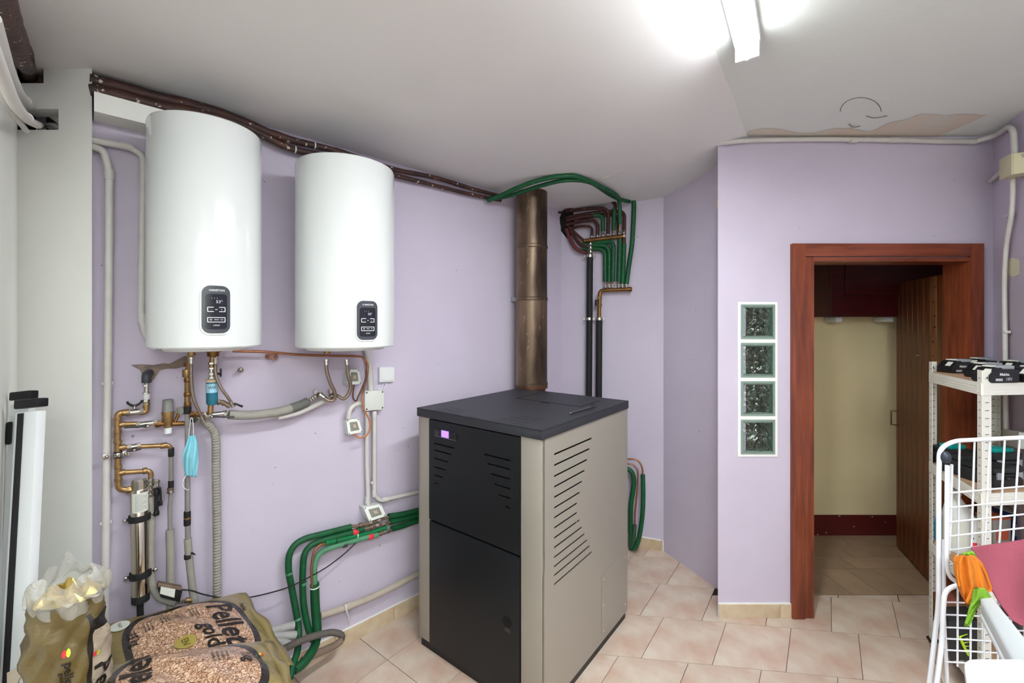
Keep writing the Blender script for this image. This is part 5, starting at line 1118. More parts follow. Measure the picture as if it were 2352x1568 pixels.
# ================================================================== pellet bags
def bag_material(name, a=.40, b=.40, cu=.5, cv=.5):
    m = bpy.data.materials.new(name); m.use_nodes = True; nt = m.node_tree; N = nt.nodes; K = nt.links; bs = N['Principled BSDF']
    uv = N.new('ShaderNodeUVMap'); sp = N.new('ShaderNodeSeparateXYZ'); K.new(uv.outputs[0], sp.inputs[0])
    def mth(op, x, y=None):
        n = N.new('ShaderNodeMath'); n.operation = op
        for i, q_ in enumerate((x, y)):
            if q_ is None: continue
            if isinstance(q_, (int, float)): n.inputs[i].default_value = q_
            else: K.new(q_, n.inputs[i])
        return n.outputs[0]
    def term(x, c, h): return mth('POWER', mth('ABSOLUTE', mth('DIVIDE', mth('SUBTRACT', x, c), h)), 3.2)
    d = mth('ADD', term(sp.outputs[0], cu, a), term(sp.outputs[1], cv, b))
    win = mth('LESS_THAN', d, 1.0); band = mth('LESS_THAN', d, 1.42)
    tc = N.new('ShaderNodeTexCoord'); mp = N.new('ShaderNodeMapping'); mp.inputs['Scale'].default_value = (1, 1, 1); K.new(tc.outputs['Object'], mp.inputs[0])
    nz = N.new('ShaderNodeTexNoise'); nz.inputs['Scale'].default_value = 60; K.new(mp.outputs[0], nz.inputs['Vector'])
    ad = N.new('ShaderNodeVectorMath'); ad.operation = 'MULTIPLY_ADD'; K.new(nz.outputs['Color'], ad.inputs[0]); ad.inputs[1].default_value = (.02, .02, .02); K.new(mp.outputs[0], ad.inputs[2])
    vo = N.new('ShaderNodeTexVoronoi'); vo.inputs['Scale'].default_value = 112; K.new(ad.outputs[0], vo.inputs['Vector'])
    vd = N.new('ShaderNodeTexVoronoi'); vd.feature = 'DISTANCE_TO_EDGE'; vd.inputs['Scale'].default_value = 112; K.new(ad.outputs[0], vd.inputs['Vector'])
    cr = N.new('ShaderNodeValToRGB'); cr.color_ramp.elements[0].color = srgb(176, 132, 100); cr.color_ramp.elements[1].color = srgb(226, 190, 160); sx = N.new('ShaderNodeSeparateColor'); K.new(vo.outputs['Color'], sx.inputs[0]); K.new(sx.outputs[0], cr.inputs[0])
    ed = N.new('ShaderNodeMapRange'); ed.inputs[1].default_value = .02; ed.inputs[2].default_value = .12; K.new(vd.outputs[0], ed.inputs[0])
    def mix(f, c1, c2):
        n = N.new('ShaderNodeMix'); n.data_type = 'RGBA'
        if isinstance(f, float): n.inputs[0].default_value = f
        else: K.new(f, n.inputs[0])
        for i, q_ in ((6, c1), (7, c2)):
            if isinstance(q_, tuple): n.inputs[i].default_value = q_
            else: K.new(q_, n.inputs[i])
        return n.outputs[2]
    pel = mix(ed.outputs[0], srgb(96, 62, 44), cr.outputs[0])
    gold = mix(nz.outputs[0], srgb(122, 104, 56), srgb(144, 126, 76))
    c = mix(win, mix(band, gold, srgb(30, 24, 20)), pel)
    K.new(c, bs.inputs['Base Color']); bs.inputs['Roughness'].default_value = .32; bs.inputs['Coat Weight'].default_value = .5; bs.inputs['Coat Roughness'].default_value = .12
    n2 = N.new('ShaderNodeTexNoise'); n2.inputs['Scale'].default_value = 14; n2.inputs['Detail'].default_value = 4; K.new(tc.outputs['Object'], n2.inputs['Vector'])
    bp = N.new('ShaderNodeBump'); bp.inputs['Distance'].default_value = .02; bp.inputs['Strength'].default_value = .5; K.new(n2.outputs[0], bp.inputs['Height'])
    b2_ = N.new('ShaderNodeBump'); b2_.inputs['Distance'].default_value = .002; b2_.inputs['Strength'].default_value = .4; K.new(ed.outputs[0], b2_.inputs['Height']); K.new(bp.outputs[0], b2_.inputs['Normal']); K.new(b2_.outputs[0], bs.inputs['Normal'])
    return m
BAGM = bag_material('printed_pellet_bag', .385, .40, .50, .50)
def bag(lbl, A, Bc, C, Dd, th=.13, sag=.03, seed=0, group=None, m=BAGM):
    """A far right, B near right, C near left, D far left corner of the upper side"""
    rnd = random.Random(seed); n = (Bc-A).cross(Dd-A).normalized(); n = n if n.z > 0 else -n
    ph = [rnd.uniform(0, 6) for _ in range(6)]
    def base(u, v): return A*(1-u)*(1-v)+Dd*u*(1-v)+Bc*(1-u)*v+C*u*v
    def e(x): return max(0, math.sin(PI*min(1, max(0, x))))**.6
    def top(u, v): return base(u, v)+n*(.052*e(u)*e(v)-.006+.006*math.sin(u*9+ph[0]+3*math.sin(v*5+ph[1]))*e(u)*e(v)+.004*math.sin(u*19+v*13+ph[2])*e(v)) 
    def bot(u, v): return base(u, v)-n*((th-.055)*e(u)*e(v)+.006)
    t = thing('pellet_bag', lbl, 'pellet bag', (A+Bc+C+Dd)/4-Vector((0, 0, th)), group)
    mb = MB(); mb.grid(44, 34, top); o = mb.build('printed_side', m, t, angle=180)
    mb = MB(); mb.grid(20, 16, bot, uv=False); mb.build('back_side', mat('gold_foil', srgb(132, 116, 68), .35, coat=.4, bump=.4, bscale=14), t, angle=180)
    # seam flaps at the two short ends
    for u in (0, 1):
        d_ = (A-Dd).normalized()*(1 if u == 0 else -1)
        mb = MB(); mb.grid(1, 20, lambda s, v: top(u, v)*(1-s)+(base(u, v)+d_*(.028+.005*math.sin(v*17))-n*(.012+.008*math.sin(v*9)))*s, uv=False); mb.build('end_seam', MC['gold_foil'], t, solid=.0015)
    Lu, Lv = (A-Dd).length, (A-Bc).length
    def sf(du, dv, d=.0025):      # metres from the right end / from the far side
        return top(du/Lu, dv/Lv)+n*d
    return t, sf, Lu, Lv
def bagword(t, sf, body, u, v, h, m=PRINTK, bold=True, sx=1.0, flip=False):
    # text runs from the far side to the near side, tops towards the right end
    s_ = -1 if flip else 1
    vs, fs = text2d(body, bold=bold); bm = bmesh.new(); bv = [bm.verts.new((x*h*sx, y*h, 0)) for x, y in vs]
    for f in fs:
        try: bm.faces.new([bv[i] for i in f])
        except ValueError: pass
    bmesh.ops.triangulate(bm, faces=bm.faces)
    for _ in range(4):
        le = [e for e in bm.edges if e.calc_length() > .014]
        if not le: break
        bmesh.ops.subdivide_edges(bm, edges=le, cuts=1); bmesh.ops.triangulate(bm, faces=bm.faces)
    bm.verts.index_update(); mb = MB(); mb.add([sf(u-s_*q_.co.y, v+s_*q_.co.x, .003) for q_ in bm.verts], [[q_.index for q_ in f.verts] for f in bm.faces]); bm.free()
    o = mb.build('lettering', m, t, smooth=False); o['kind'] = 'stuff'; return o
A1, D1, B1 = at(548, 1358, 1.80), at(232, 1432, 1.545), at(660, 1522, 1.50); C1 = B1+(D1-A1)
t, sf, Lu, Lv = bag('gold wood pellet bag with printed window lying at the back of the stack', A1, B1, C1, D1, .14, seed=1)
bagword(t, sf, 'Pellet', .105, Lv*.46, .112, sx=1.0); bagword(t, sf, 'gold', .172, Lv*.60, .070)
bagword(t, sf, 'Pellet', .026, Lv*.27, .022); 
for k in range(5):
    u = .17+.045*k; 
    for j in range(3): bagword(t, sf, 'A1  wood pellet', u+.009*j, Lv*(.24+.012*k), .0085)
bagword(t, sf, '15 kg', Lu*.86, Lv*.36, .034)
for (u, v) in ((.245, .60), (.245, .80)):
    mb = MB(); mb.lathe([(.001, 0), (.030, 0)], (0, 0, 0), n=28, caps=False); mb2 = MB(); mb2.add([sf(u+p.x, Lv*v+p.y, .003) for p in mb.v], mb.f); dsc = mb2.build('gold_seal', GOLDP, t, smooth=False)
    word(dsc, 'EN', lambda x, y: sf(u-y, Lv*v+x, .0045), 0, 0, .026, mat('dark_gold', srgb(96, 84, 36), .5), bold=True)
mb = MB(); mb.lathe([(.001, 0), (.033, 0)], (0, 0, 0), n=28, caps=False); mb2 = MB(); mb2.add([sf(Lu*.90+p.x*.8, Lv*.07+.02+p.y, .003) for p in mb.v], mb.f); st_ = mb2.build('white_sticker', LABEL, t, smooth=False)
word(st_, 'PELLET', lambda x, y: sf(Lu*.90-y, Lv*.07+.02+x, .0045), 0, 0, .011, PRINTK)
A2, D2, B2 = at(606, 1466, 1.40), at(222, 1528, 1.285), at(676, 1612, 1.12); C2 = B2+(D2-A2)
t, sf, Lu, Lv = bag('gold wood pellet bag overlapping in front, cut off by the lower edge', A2, B2, C2, D2, .14, seed=5)
bagword(t, sf, '15 kg', .075, Lv*.42, .042); bagword(t, sf, 'kg', .045, Lv*.3, .014)
for j in range(4): bagword(t, sf, 'wood pellet A1', .125+.012*j, Lv*.42, .010)
bagword(t, sf, 'Pellet', Lu-.10, Lv*.45, .105, flip=True)
# leaf logo on the back bag
def leaf_logo(t, f, u, v, s):
    for (dx, col, nm) in ((-.5, REDT, 'red_leaf'), (.5, mat('lime_leaf', srgb(190, 200, 40), .5), 'green_leaf')):
        pts = [f(u+(dx+.55*math.sin(2*PI*k/16))*s, v+.85*math.cos(2*PI*k/16)*s) for k in range(16)]; mb = MB(); mb.add(pts, [tuple(range(16))]); mb.build(nm, col, t, smooth=False)
leaf_logo(t, lambda a, b: sf(.03+a, .12+b, .003), 0, 0, .007)
# two lower layers
for k in range(3):
    dz = Vector((0, 0, -.145*(k+1)-.0)); s_ = .02
    bag(('second', 'third', 'lowest')[k]+' gold pellet bag from the top, under the back bag', A1+dz+Vector((-.02, -.02, 0)), B1+dz+Vector((-.05, .03, .05)), C1+dz+Vector((0, .02, .05)), D1+dz, .13, seed=20+k, group='pellet bags at the bottom of the stack')
for k in range(4):
    dz = Vector((0, 0, -.145*(k+1)))
    bag(('second', 'third', 'fourth', 'lowest')[k]+' gold pellet bag from the top, under the front bag', A2+dz+Vector((-.10, -.05, 0)), B2+dz+Vector((-.12, .06, 0)), C2+dz+Vector((0, .06, 0)), D2+dz+Vector((.03, -.03, 0)), .13, seed=30+k, group='pellet bags at the bottom of the stack')
# the opened bag standing upright
sb = thing('open_pellet_bag', 'opened gold pellet bag standing upright with crumpled clear plastic collar', 'pellet bag', (-1.215, 1.16, 0))
cx_, cy_, ztop = -1.200, 1.178, .915
vdir = math.atan2(-cy_, -cx_)      # towards the camera
def sack(u, z, d=0.0):
    """u: angle from the side facing the camera (positive to the right)"""
    a = vdir+u; rx = .070+.005*math.sin(z*9+1)+.006*math.sin(3*u+z*7); ry = .062
    c_, s_ = math.cos(u), math.sin(u); p_ = 3.2; rr = (abs(c_/ry)**p_+abs(s_/rx)**p_)**(-1/p_)
    rr += .005*math.sin(u*5+z*38+3*math.sin(z*14))+.0045*abs(math.sin(z*34+3*math.sin(u*2.3+z*6)))+.003*math.sin(z*75-u*9) + d
    tp_ = 1-.10*max(0, (z-.78)/.13)**2 if z > .78 else 1
    return Vector((cx_+math.cos(a)*rr*tp_, cy_+math.sin(a)*rr*tp_, z))
mb = MB(); nu, nz_ = 72, 60
for j in range(nz_+1):
    for i in range(nu): mb.v.append(sack(2*PI*i/nu-PI, .005+(ztop-.005)*j/nz_))
for j in range(nz_):
    for i in range(nu): mb.f.append([j*nu+i, j*nu+(i+1) % nu, (j+1)*nu+(i+1) % nu, (j+1)*nu+i])
mb.build('sack_body', mat('gold_foil_wrinkled', srgb(102, 86, 48), .36, coat=.4, var=.2, scale=10, bump=1.6, bscale=13), sb, angle=180)
def strip(u0, u1, z0, z1, nm, m, d=.002, wav=0, nzz=40):
    mb = MB(); mb.grid(6, nzz, lambda a, b: sack(u0+(u1-u0)*a+wav*math.sin(b*9), z0+(z1-z0)*b, d), uv=False); return mb.build(nm, m, sb, angle=180)
strip(.50, .62, .3, .875, 'black_stripe', PRINTK, .0022, .04)
strip(.62, 1.35, .3, .83, 'printed_window', mat('grey_window_film', srgb(172, 156, 138), .25, coat=.5, var=.3, scale=30, bump=.6, bscale=16), .0016, .04)
strip(.6, 1.5, .83, .86, 'black_stripe', PRINTK, .0022, .0, 6)
word(sb, 'pellet', lambda x, y: sack(.0+y/.1, .74-x, .004), 0, 0, .034, PRINTK, bold=True); word(sb, 'gold', lambda x, y: sack(-.18+y/.1, .74-x, .004), 0, 0, .018, PRINTK, bold=True)
word(sb, 'Pe', lambda x, y: sack(.9+y/.1, .70-x, .005), 0, 0, .07, PRINTK, bold=True)
leaf_logo(sb, lambda a, b: sack(-.06+a/.1, .80+b, .004), 0, 0, .011); leaf_logo(sb, lambda a, b: sack(.72+a/.1, .765+b, .005), 0, 0, .008)
# collar of clear plastic and the foil inside
CLR = mat('clear_crumpled_plastic', srgb(232, 230, 222), .12, trans=.5, alpha=.55, bump=.6, bscale=20, ior=1.2)
def collar(u, v):
    a = 2*PI*u; z = .895+.08*v; rr = .072+.015*math.sin(v*PI*.8)+.006*math.sin(a*7+4*v)+.006*math.sin(a*13+v*9)-.016*v*v
    z += .016*math.sin(a*3+1)*v+.010*math.sin(a*9)*v+.012*math.sin(v*9+a*2)
    return Vector((cx_+rr*1.02*math.cos(a), cy_+rr*.86*math.sin(a), z))
MB().grid(90, 14, collar, uv=False).build('plastic_collar', CLR, sb, angle=50)
rnd = random.Random(4)
gr = [[rnd.uniform(-1, 1) for _ in range(10)] for _ in range(10)]
def foil(u, v):
    x, y = (u-.5)*2, (v-.5)*2; q_ = max(abs(x), abs(y)); l = math.hypot(x, y) or 1; k = q_/l if l else 1
    X, Y = x*k, y*k; i, j = min(8, int(u*9)), min(8, int(v*9))
    return Vector((cx_+X*.068, cy_+Y*.060, .918+.030*gr[i][j]*(1-q_**3)+.02*(1-q_*q_)))
MB().grid(9, 9, foil, uv=False).build('crumpled_foil', mat('shiny_gold_foil', srgb(188, 164, 92), .2, metal=.6, bump=.5, bscale=25), sb, smooth=False)
# ================================================================== aluminium profiles leaning on the left
def profile(lbl, top, ax, wd, dp, cap, strip_u, side, extra=None):
    t = thing('leaning_profile', lbl, 'profile', top+ax*((0-top.z)/ax.z))
    ln_ = (top.z)/abs(ax.z)-.004; uX = Vector((1, 0, 0)); uX = (uX-ax*uX.dot(ax)).normalized(); uY = ax.cross(uX).normalized()
    if uY.y > 0: uY = -uY      # towards the camera
    c_ = top+ax*(ln_/2+.012)
    MB().box(c_, wd, dp, ln_-.024, uX, uY, ax).build('white_profile', WHITE_P, t, bevel=.003)
    if strip_u is not None:
        MB().box(c_+uX*strip_u+uY*(dp/2), .017, .005, ln_-.03, uX, uY, ax).build('black_rubber_strip', BLKRUB, t, bevel=.001)
    MB().box(top, wd+.006, dp+.006, .026, uX, uY, ax).build('black_end_cap', BLACK, t, bevel=.004)
    return t, uX, uY
tp = at(72, 926, 1.285); axp = (at(38, 1568, 1.175)-tp).normalized()
t, uX, uY = profile('front white profile with black rubber strip leaning in the left corner', tp, axp, .064, .026, 1, -.014, 0)
q_ = tp+axp*.74; MB().prism([q_+uX*(x*.001)+axp*(y*.001)+uY*.0185 for x, y in ((-6, -30), (20, -38), (34, -20), (24, -4), (28, 14), (6, 24), (-4, 18), (-8, 30), (-18, 20), (-4, 0))], uY*.001).build('tan_scuff', mat('tan_scuff', srgb(206, 190, 170), .9), t, smooth=False)
tp2 = at(55, 908, 1.345); t2, uX2, uY2 = profile('rear white profile with black cap behind the front one', tp2, axp, .056, .022, 1, None, 0)
MB().box(tp2+axp*.11-uX2*.026, .022, .03, .07, uX2, uY2, axp).build('black_grip', BLKRUB, t2, bevel=.008)
# ================================================================== shelf on the right
SLZ = [.115, .515, .93, 1.40]
q1 = Vector((1.998, 1.85, 0)); q2 = Vector((2.193, 2.288, 0)); sd1 = (q2-q1).normalized(); sd2 = Vector((1, .10, 0)).normalized()
SLn = (q2-q1).length; SWd = .40
shelf = thing('shelf_rack', 'white slotted metal shelf rack with chipboard shelves right of the door', 'shelf', q1)
def post(p, a, b, nm='post'):
    mb = MB(); hgt = 1.455
    mb.box(p+a*.0215+Vector((0, 0, hgt/2)), .043, .002, hgt, a, a.cross(UP)); mb.box(p+b*.0175+Vector((0, 0, hgt/2)), .035, .002, hgt, b, b.cross(UP)); o = mb.build(nm, WHITE_M, shelf, smooth=False)
    na = a.cross(UP); na = na if na.y < 0 else -na; nb = b.cross(UP); nb = nb if nb.x < 0 else -nb
    mb = MB(); z = .06
    while z < hgt-.02:
        mb.box(p+a*.022+na*.0012+Vector((0, 0, z)), .018, .001, .003, a, na); mb.box(p+b*.018+nb*.0012+Vector((0, 0, z)), .010, .001, .003, b, nb); z += .034
    s_ = mb.build('slots', mat('slot_shade', srgb(110, 106, 100), .9), o, smooth=False); s_['kind'] = 'stuff'  # flat bars, the shade inside the slots put into their grey
    for z in (hgt-.03, hgt-.075): MB().lathe([(.003, 0), (.003, .001)], p+a*.022+na*.0012+Vector((0, 0, z)), na, n=8).build('hole', SLOT, o)
    MB().box(p+(a+b)*.012+Vector((0, 0, .004)), .05, .045, .008, a, b).build('foot', BLACK, o)
post(q1, sd2, sd1); post(q2, sd2, -sd1); post(q1+sd2*SWd, -sd2, sd1); post(q2+sd2*SWd, -sd2, -sd1)
for z in SLZ:
    for p, dd, ln_ in ((q1, sd1, SLn), (q2+sd2*SWd, -sd1, SLn), (q1, sd2, SWd), (q2, sd2, SWd)):
        nn = dd.cross(UP); o = MB().box(p+dd*(ln_/2)+Vector((0, 0, z-.025)), ln_-.004, .006, .052, dd, nn).build('beam', WHITE_M, shelf, smooth=False, bevel=.001)
        mb = MB()
        for k in (-.012, 0, .012): mb.box(p+dd*(ln_/2)+Vector((0, 0, z-.025+k)), ln_-.05, .0085, .003, dd, nn)
        r_ = mb.build('beam_rib', WHITE_M, o, smooth=False); r_['kind'] = 'stuff'
    mb = MB(); m_ = q1+sd1*(SLn/2)+sd2*(SWd/2)
    a_, b_, c_, d_ = q1+(sd1+sd2)*.006, q1+sd2*(SWd-.006)+sd1*.006, q2+sd2*(SWd-.006)-sd1*.006, q2+sd2*.006-sd1*.006
    mb.prism([p+Vector((0, 0, z-.006)) for p in (a_, b_, c_, d_)], Vector((0, 0, .008))); mb.build('shelf_board', CHIP, shelf, smooth=False)
# battery packs on the top shelf
def battery(px, py, lbl, rot=0.0, sc=1.0):
    p = zp(px, py, 1.403); t = thing('battery_pack', lbl, 'battery', p, 'black battery packs on the top shelf')
    a = Vector((math.cos(rot), math.sin(rot), 0)); b = Vector((-a.y, a.x, 0)); wd = .072*sc
    prof = [(.008, 0), (.0, .008), (.0, .030), (.030, .060), (.052, .062), (.056, .056), (.128, .052), (.130, .048), (.130, .006), (.126, 0)]
    mb = MB(); mb.prism([p+a*((x-.065)*sc)+Vector((0, 0, z*sc))-b*wd/2 for x, z in prof], b*wd); o = mb.build('case', BLACK, t, smooth=False, bevel=.0015)
    MB().box(p+a*(.020*sc)+Vector((0, 0, .0625*sc)), .072*sc, wd*.72, .014*sc, a, b).build('grey_slide', GREYPL, t, bevel=.002)
    MB().box(p-a*(.026*sc)+Vector((0, 0, .0665*sc)), .022*sc, wd*.5, .006*sc, a, b).build('release_button', LABEL, t, bevel=.002)
    sl = Vector((.030, 0, .030)).normalized(); s3 = a*sl.x+Vector((0, 0, sl.z)); nn = (-a*sl.z+Vector((0, 0, sl.x)))
    MB().box(p+a*((.015-.065)*sc)+Vector((0, 0, .045*sc))-b*wd*.15+nn*.001, .026*sc, wd*.34, .002, s3, b).build('pale_label', LABEL, t, smooth=False)
    f = lambda x, y: p+a*x*1.0-b*(wd/2+.0008)+Vector((0, 0, y))
    word(t, 'Makita', f, -.002, .034*sc, .016*sc, PRINTW, bold=True); word(t, '18V', f, .018*sc, .014*sc, .018*sc, mat('silver_print', srgb(170, 174, 178), .4), bold=True)
    MB().box(f(-.026*sc, .012*sc), .03*sc, .001, .010*sc, a, b).build('grey_bar', MC['silver_print'], t, smooth=False)
    return t
battery(2196, 855, 'black battery pack nearest the left post of the top shelf', .06); battery(2250, 850, 'black battery pack behind at the back of the top shelf', .1)
battery(2262, 866, 'black battery pack right behind the front shelf post', .05); battery(2285, 876, 'black battery pack directly right of the front shelf post', .05, 1.02)
battery(2330, 858, 'black battery pack at the back right of the top shelf', .1); battery(2372, 876, 'black battery pack cut off by the right edge of the picture', .05)
# teal and black tools on the second shelf
def tool_case(px, py, z, w_, d_, h_, lbl, rot=.05, lidc=TOOLK, teal=True):
    p = zp(px, py, z); t = thing('tool_case', lbl, 'tool case', p)
    a = Vector((math.cos(rot), math.sin(rot), 0)); b = Vector((-a.y, a.x, 0))
    MB().box(p+b*d_/2+Vector((0, 0, h_*.35)), w_, d_, h_*.7, a, b).build('lower_shell', TOOLK, t, bevel=.006)
    MB().box(p+b*d_/2+Vector((0, 0, h_*.86)), w_*.98, d_*.98, h_*.27, a, b).build('upper_shell', lidc, t, bevel=.006)
    if teal:
        MB().box(p+b*d_*.45+Vector((0, 0, h_+.008)), w_*.7, d_*.5, .02, a, b).build('teal_top', TEAL, t, bevel=.006)
    MB().tube([p+a*(-w_*.2)+Vector((0, 0, h_*.55))-b*.003, p+a*(-w_*.2)+Vector((0, 0, h_*.55))-b*.022, p+a*(w_*.2)+Vector((0, 0, h_*.55))-b*.022, p+a*(w_*.2)+Vector((0, 0, h_*.55))-b*.003], .006, n=8, fillet=.01).build('handle', BLACK, t)
    for s_ in (-1, 1): MB().box(p+a*(w_*.36*s_)-b*.002+Vector((0, 0, h_*.62)), .02, .006, .03, a, b).build('latch', GREYPL, t, bevel=.001)
    return t
tool_case(2215, 1075, .93, .12, .12, .09, 'black tool case with teal top at the back left of the middle shelf', .1)
tool_case(2240, 1096, .93, .12, .11, .10, 'black tool case with pale edge beside the front post', .1, teal=False)
tool_case(2318, 1120, .93, .15, .14, .085, 'low black tool case right of the front post on the middle shelf', .1, teal=False)
tool_case(2318, 1100, .93+.0, .15, .09, .12, 'black and teal tool case at the back right of the middle shelf', .1)
# bottles and boxes on the lower shelves
def bottle(px, py, z, r, h, m, lbl, capm=WHITE_P, band=None, nk=.35):
    p = zp(px, py, z); t = thing('bottle', lbl, 'bottle', p)
    MB().lathe([(r*.9, 0), (r, .006), (r, h*.62), (r*.85, h*.75), (r*nk, h*.88), (r*nk, h*.93)], p, n=24).build('body', m, t)
    MB().lathe([(r*nk*1.15, h*.92), (r*nk*1.1, h), (r*nk*.6, h+.004)], p, n=16).build('cap', capm, t)
    if band: 
        MB().lathe([(r*1.008, h*.15), (r*1.008, h*.55)], p, n=24, caps=False).build('label', band, t)
    return t, p
MILK = mat('milky_plastic', srgb(226, 230, 228), .35)
bottle(2196, 1262, .517, .050, .30, MILK, 'large milky detergent bottle seen through the wire rack', band=LABEL)
t, p = bottle(2226, 1262, .517, .032, .21, WHITE_P, 'slim white bottle with red patches on the lower shelf', capm=WHITE_P)
ab2 = math.atan2(-p.y, -p.x); word(t, 'HA', lambda x, y: Vector((p.x+.0335*math.cos(ab2+x/.0335), p.y+.0335*math.sin(ab2+x/.0335), p.z+y)), .0, .075, .026, PRINTK, bold=True)
MB().lathe([(.0326, .03), (.0326, .05)], p, n=20, caps=False).build('red_band', REDT, t)
bottle(2246, 1262, .517, .026, .13, mat('orange_red_can', srgb(196, 84, 50), .4), 'orange red bottle tucked beside the front shelf post', capm=REDT)
bottle(2158, 1240, .517, .028, .15, mat('sky_blue_plastic', srgb(40, 150, 190), .3, trans=.2), 'sky blue bottle beside the rear left shelf post', capm=WHITE_P)
def carton(px, py, z, w_, d_, h_, m, lbl, m2=None, rot=.1):
    p = zp(px, py, z); t = thing('carton', lbl, 'box', p); a = Vector((math.cos(rot), math.sin(rot), 0)); b = Vector((-a.y, a.x, 0))
    MB().box(p+b*d_/2+Vector((0, 0, h_/2)), w_, d_, h_, a, b).build('body', m, t, bevel=.003)
    MB().box(p-b*.0005+Vector((0, 0, h_*.5)), w_*.7, .002, h_*.35, a, b).build('printed_panel', m2 or LABEL, t, smooth=False)
    MB().box(p+b*d_/2+Vector((0, 0, h_+.004)), w_*1.02, d_*1.02, .008, a, b).build('flap', m2 or m, t, bevel=.001)
NAVY = mat('navy_plastic', srgb(30, 44, 100), .4); GRYB = mat('grey_carton', srgb(150, 146, 142), .6); BRN = mat('brown_carton', srgb(140, 102, 70), .7)
carton(2302, 1262, .517, .10, .08, .15, GRYB, 'grey box with orange panel on the lower shelf right of the post', mat('orange_panel', srgb(190, 90, 56), .5))
carton(2345, 1255, .517, .10, .09, .17, NAVY, 'navy box with grey panel at the right end of the lower shelf', GRYB)
carton(2210, 1440, .117, .12, .1, .12, BRN, 'brown carton on the bottom shelf behind the wire rack', mat('dusty_red', srgb(150, 84, 70), .6))
PK = mat('black_packet', srgb(34, 36, 38), .35)
pb = thing('packet', 'black packet with lime palm leaf print on the bottom shelf', 'packet', zp(2222, 1500, .117))
a0, a1, a2_, a3 = [at(x, y, 1.90) for x, y in ((2178, 1425), (2248, 1425), (2246, 1515), (2182, 1518))]
mb = MB(); mb.hexa([a0, a1, a2_, a3], [q_+Vector((.05, .10, 0)) for q_ in (a0, a1, a2_, a3)]); mb.build('body', PK, pb, bevel=.004)
LIME = mat('lime_print', srgb(176, 210, 40), .5)
mb = MB(); P_ = [at(x, y, 1.893) for x, y in ((2204, 1462), (2212, 1480), (2224, 1505))]; mb.tube(P_, [.005, .006, .003], n=6)
for k in range(6):
    s_ = P_[0].lerp(P_[2], k/6); mb.tube([s_, s_+Vector((.035-.003*k, 0, .012-.004*k))], [.003, .001], n=5)
o = mb.build('palm_print', LIME, pb); o['kind'] = 'stuff'
# ================================================================== wire rack, cloths and white plastic pieces
RY = 1.36
wr = thing('wire_rack', 'white coated folding wire rack with rounded tube frame in front of the shelf', 'drying rack', at(2165, 1900, RY))
def rp(pts, Y=RY): return [at(p[0], p[1], (p[2] if len(p) > 2 else Y)) for p in pts]
tb = lambda nm, pts, r, **k: MB().tube(rp(pts), r, n=10, **k).build(nm, WHITE_T, wr)
tb('outer_frame_tube', [(2420, 1001), (2190, 1012), (2158, 1030), (2156, 1100), (2156, 1300), (2156, 1390), (2146, 1470), (2135, 1568, 1.34), (2100, 1800, 1.30), (2085, 1900, 1.28)], .0064, smooth=False, fillet=.05)
tb('second_frame_tube', [(2176, 1068, 1.345), (2175, 1200, 1.34), (2174, 1295, 1.34), (2180, 1325, 1.34), (2215, 1348, 1.34)], .006, fillet=.03)
tb('second_frame_tube', [(2186, 1066, 1.365), (2183, 1200, 1.365), (2180, 1270, 1.365)], .004)
tb('lower_frame_tube', [(2290, 1340, 1.33), (2203, 1341, 1.33), (2170, 1355, 1.33), (2166, 1400, 1.33), (2164, 1470, 1.33), (2152, 1568, 1.31), (2125, 1700, 1.28), (2100, 1830, 1.26)], .0064, fillet=.04)
tb('rear_leg_tube', [(2168, 1240, 1.40), (2168, 1420, 1.40), (2176, 1568, 1.42), (2180, 1790, 1.46)], .005)
for k, y in enumerate((1132, 1165.5, 1198.5, 1231, 1263, 1297)): tb('cross_wire', [(2178, y), (2400, y-19*1.05-k*1.5)], .0026)
for k, y in enumerate((1382, 1411, 1440, 1466, 1492, 1519)): tb('cross_wire', [(2170, y, 1.33), (2400, y+8+k*1.2, 1.36)], .0024)
for (x0, x1) in ((2204, 2200), (2238.5, 2230), (2273, 2261), (2308, 2293), (2342, 2323), (2376, 2354)): tb('upright_wire', [(x0, 1009-(x0-2204)*.05, 1.362), (x1, 1300, 1.362), (x1-1, 1530, 1.352)], .0026)
MB().ball(at(2172, 1050, 1.35), .017, 12, (.8, .8, 1.1)).build('hinge_joint', mat('dark_blue_hinge', srgb(40, 46, 60), .4), wr)
# cloth patches
def cloth(name, rows, Yf, m, lbl, th=.003, par=None, nu=22, nv=26, fold=.006, wv=14, cat='cloth'):
    def fn(u, v):
        t = v*(len(rows)-1); i = min(int(t), len(rows)-2); t -= i
        l = [rows[i][0][k]*(1-t)+rows[i+1][0][k]*t for k in (0, 1)]; r_ = [rows[i][1][k]*(1-t)+rows[i+1][1][k]*t for k in (0, 1)]
        x, y = l[0]*(1-u)+r_[0]*u, l[1]*(1-u)+r_[1]*u
        return at(x, y, Yf(u, v)+fold*math.sin(u*wv+v*4))
    o = MB().grid(nu, nv, fn, uv=False).build(name, m, par, angle=180, solid=th); 
    if par is None: tag(o, lbl, cat)
    return o
PINK = mat('dusty_pink_cloth', srgb(146, 72, 88), .95, bump=.4, bscale=220, var=.1, scale=12); ORG = mat('orange_cloth', srgb(214, 122, 30), .9, bump=.3, bscale=150); GRN = mat('lime_green_cloth', srgb(128, 178, 52), .95, bump=.6, bscale=260)
cloth('pink_cloth', [((2232, 1256), (2420, 1228)), ((2246, 1282), (2420, 1262)), ((2262, 1315), (2420, 1320)), ((2276, 1350), (2420, 1370)), ((2296, 1385), (2420, 1415)), ((2322, 1422), (2420, 1432)), ((2345, 1435), (2420, 1432))], lambda u, v: 1.325-.10*v, PINK, 'dusty pink cloth hanging over the wire rack at the right edge', fold=.008, wv=7)
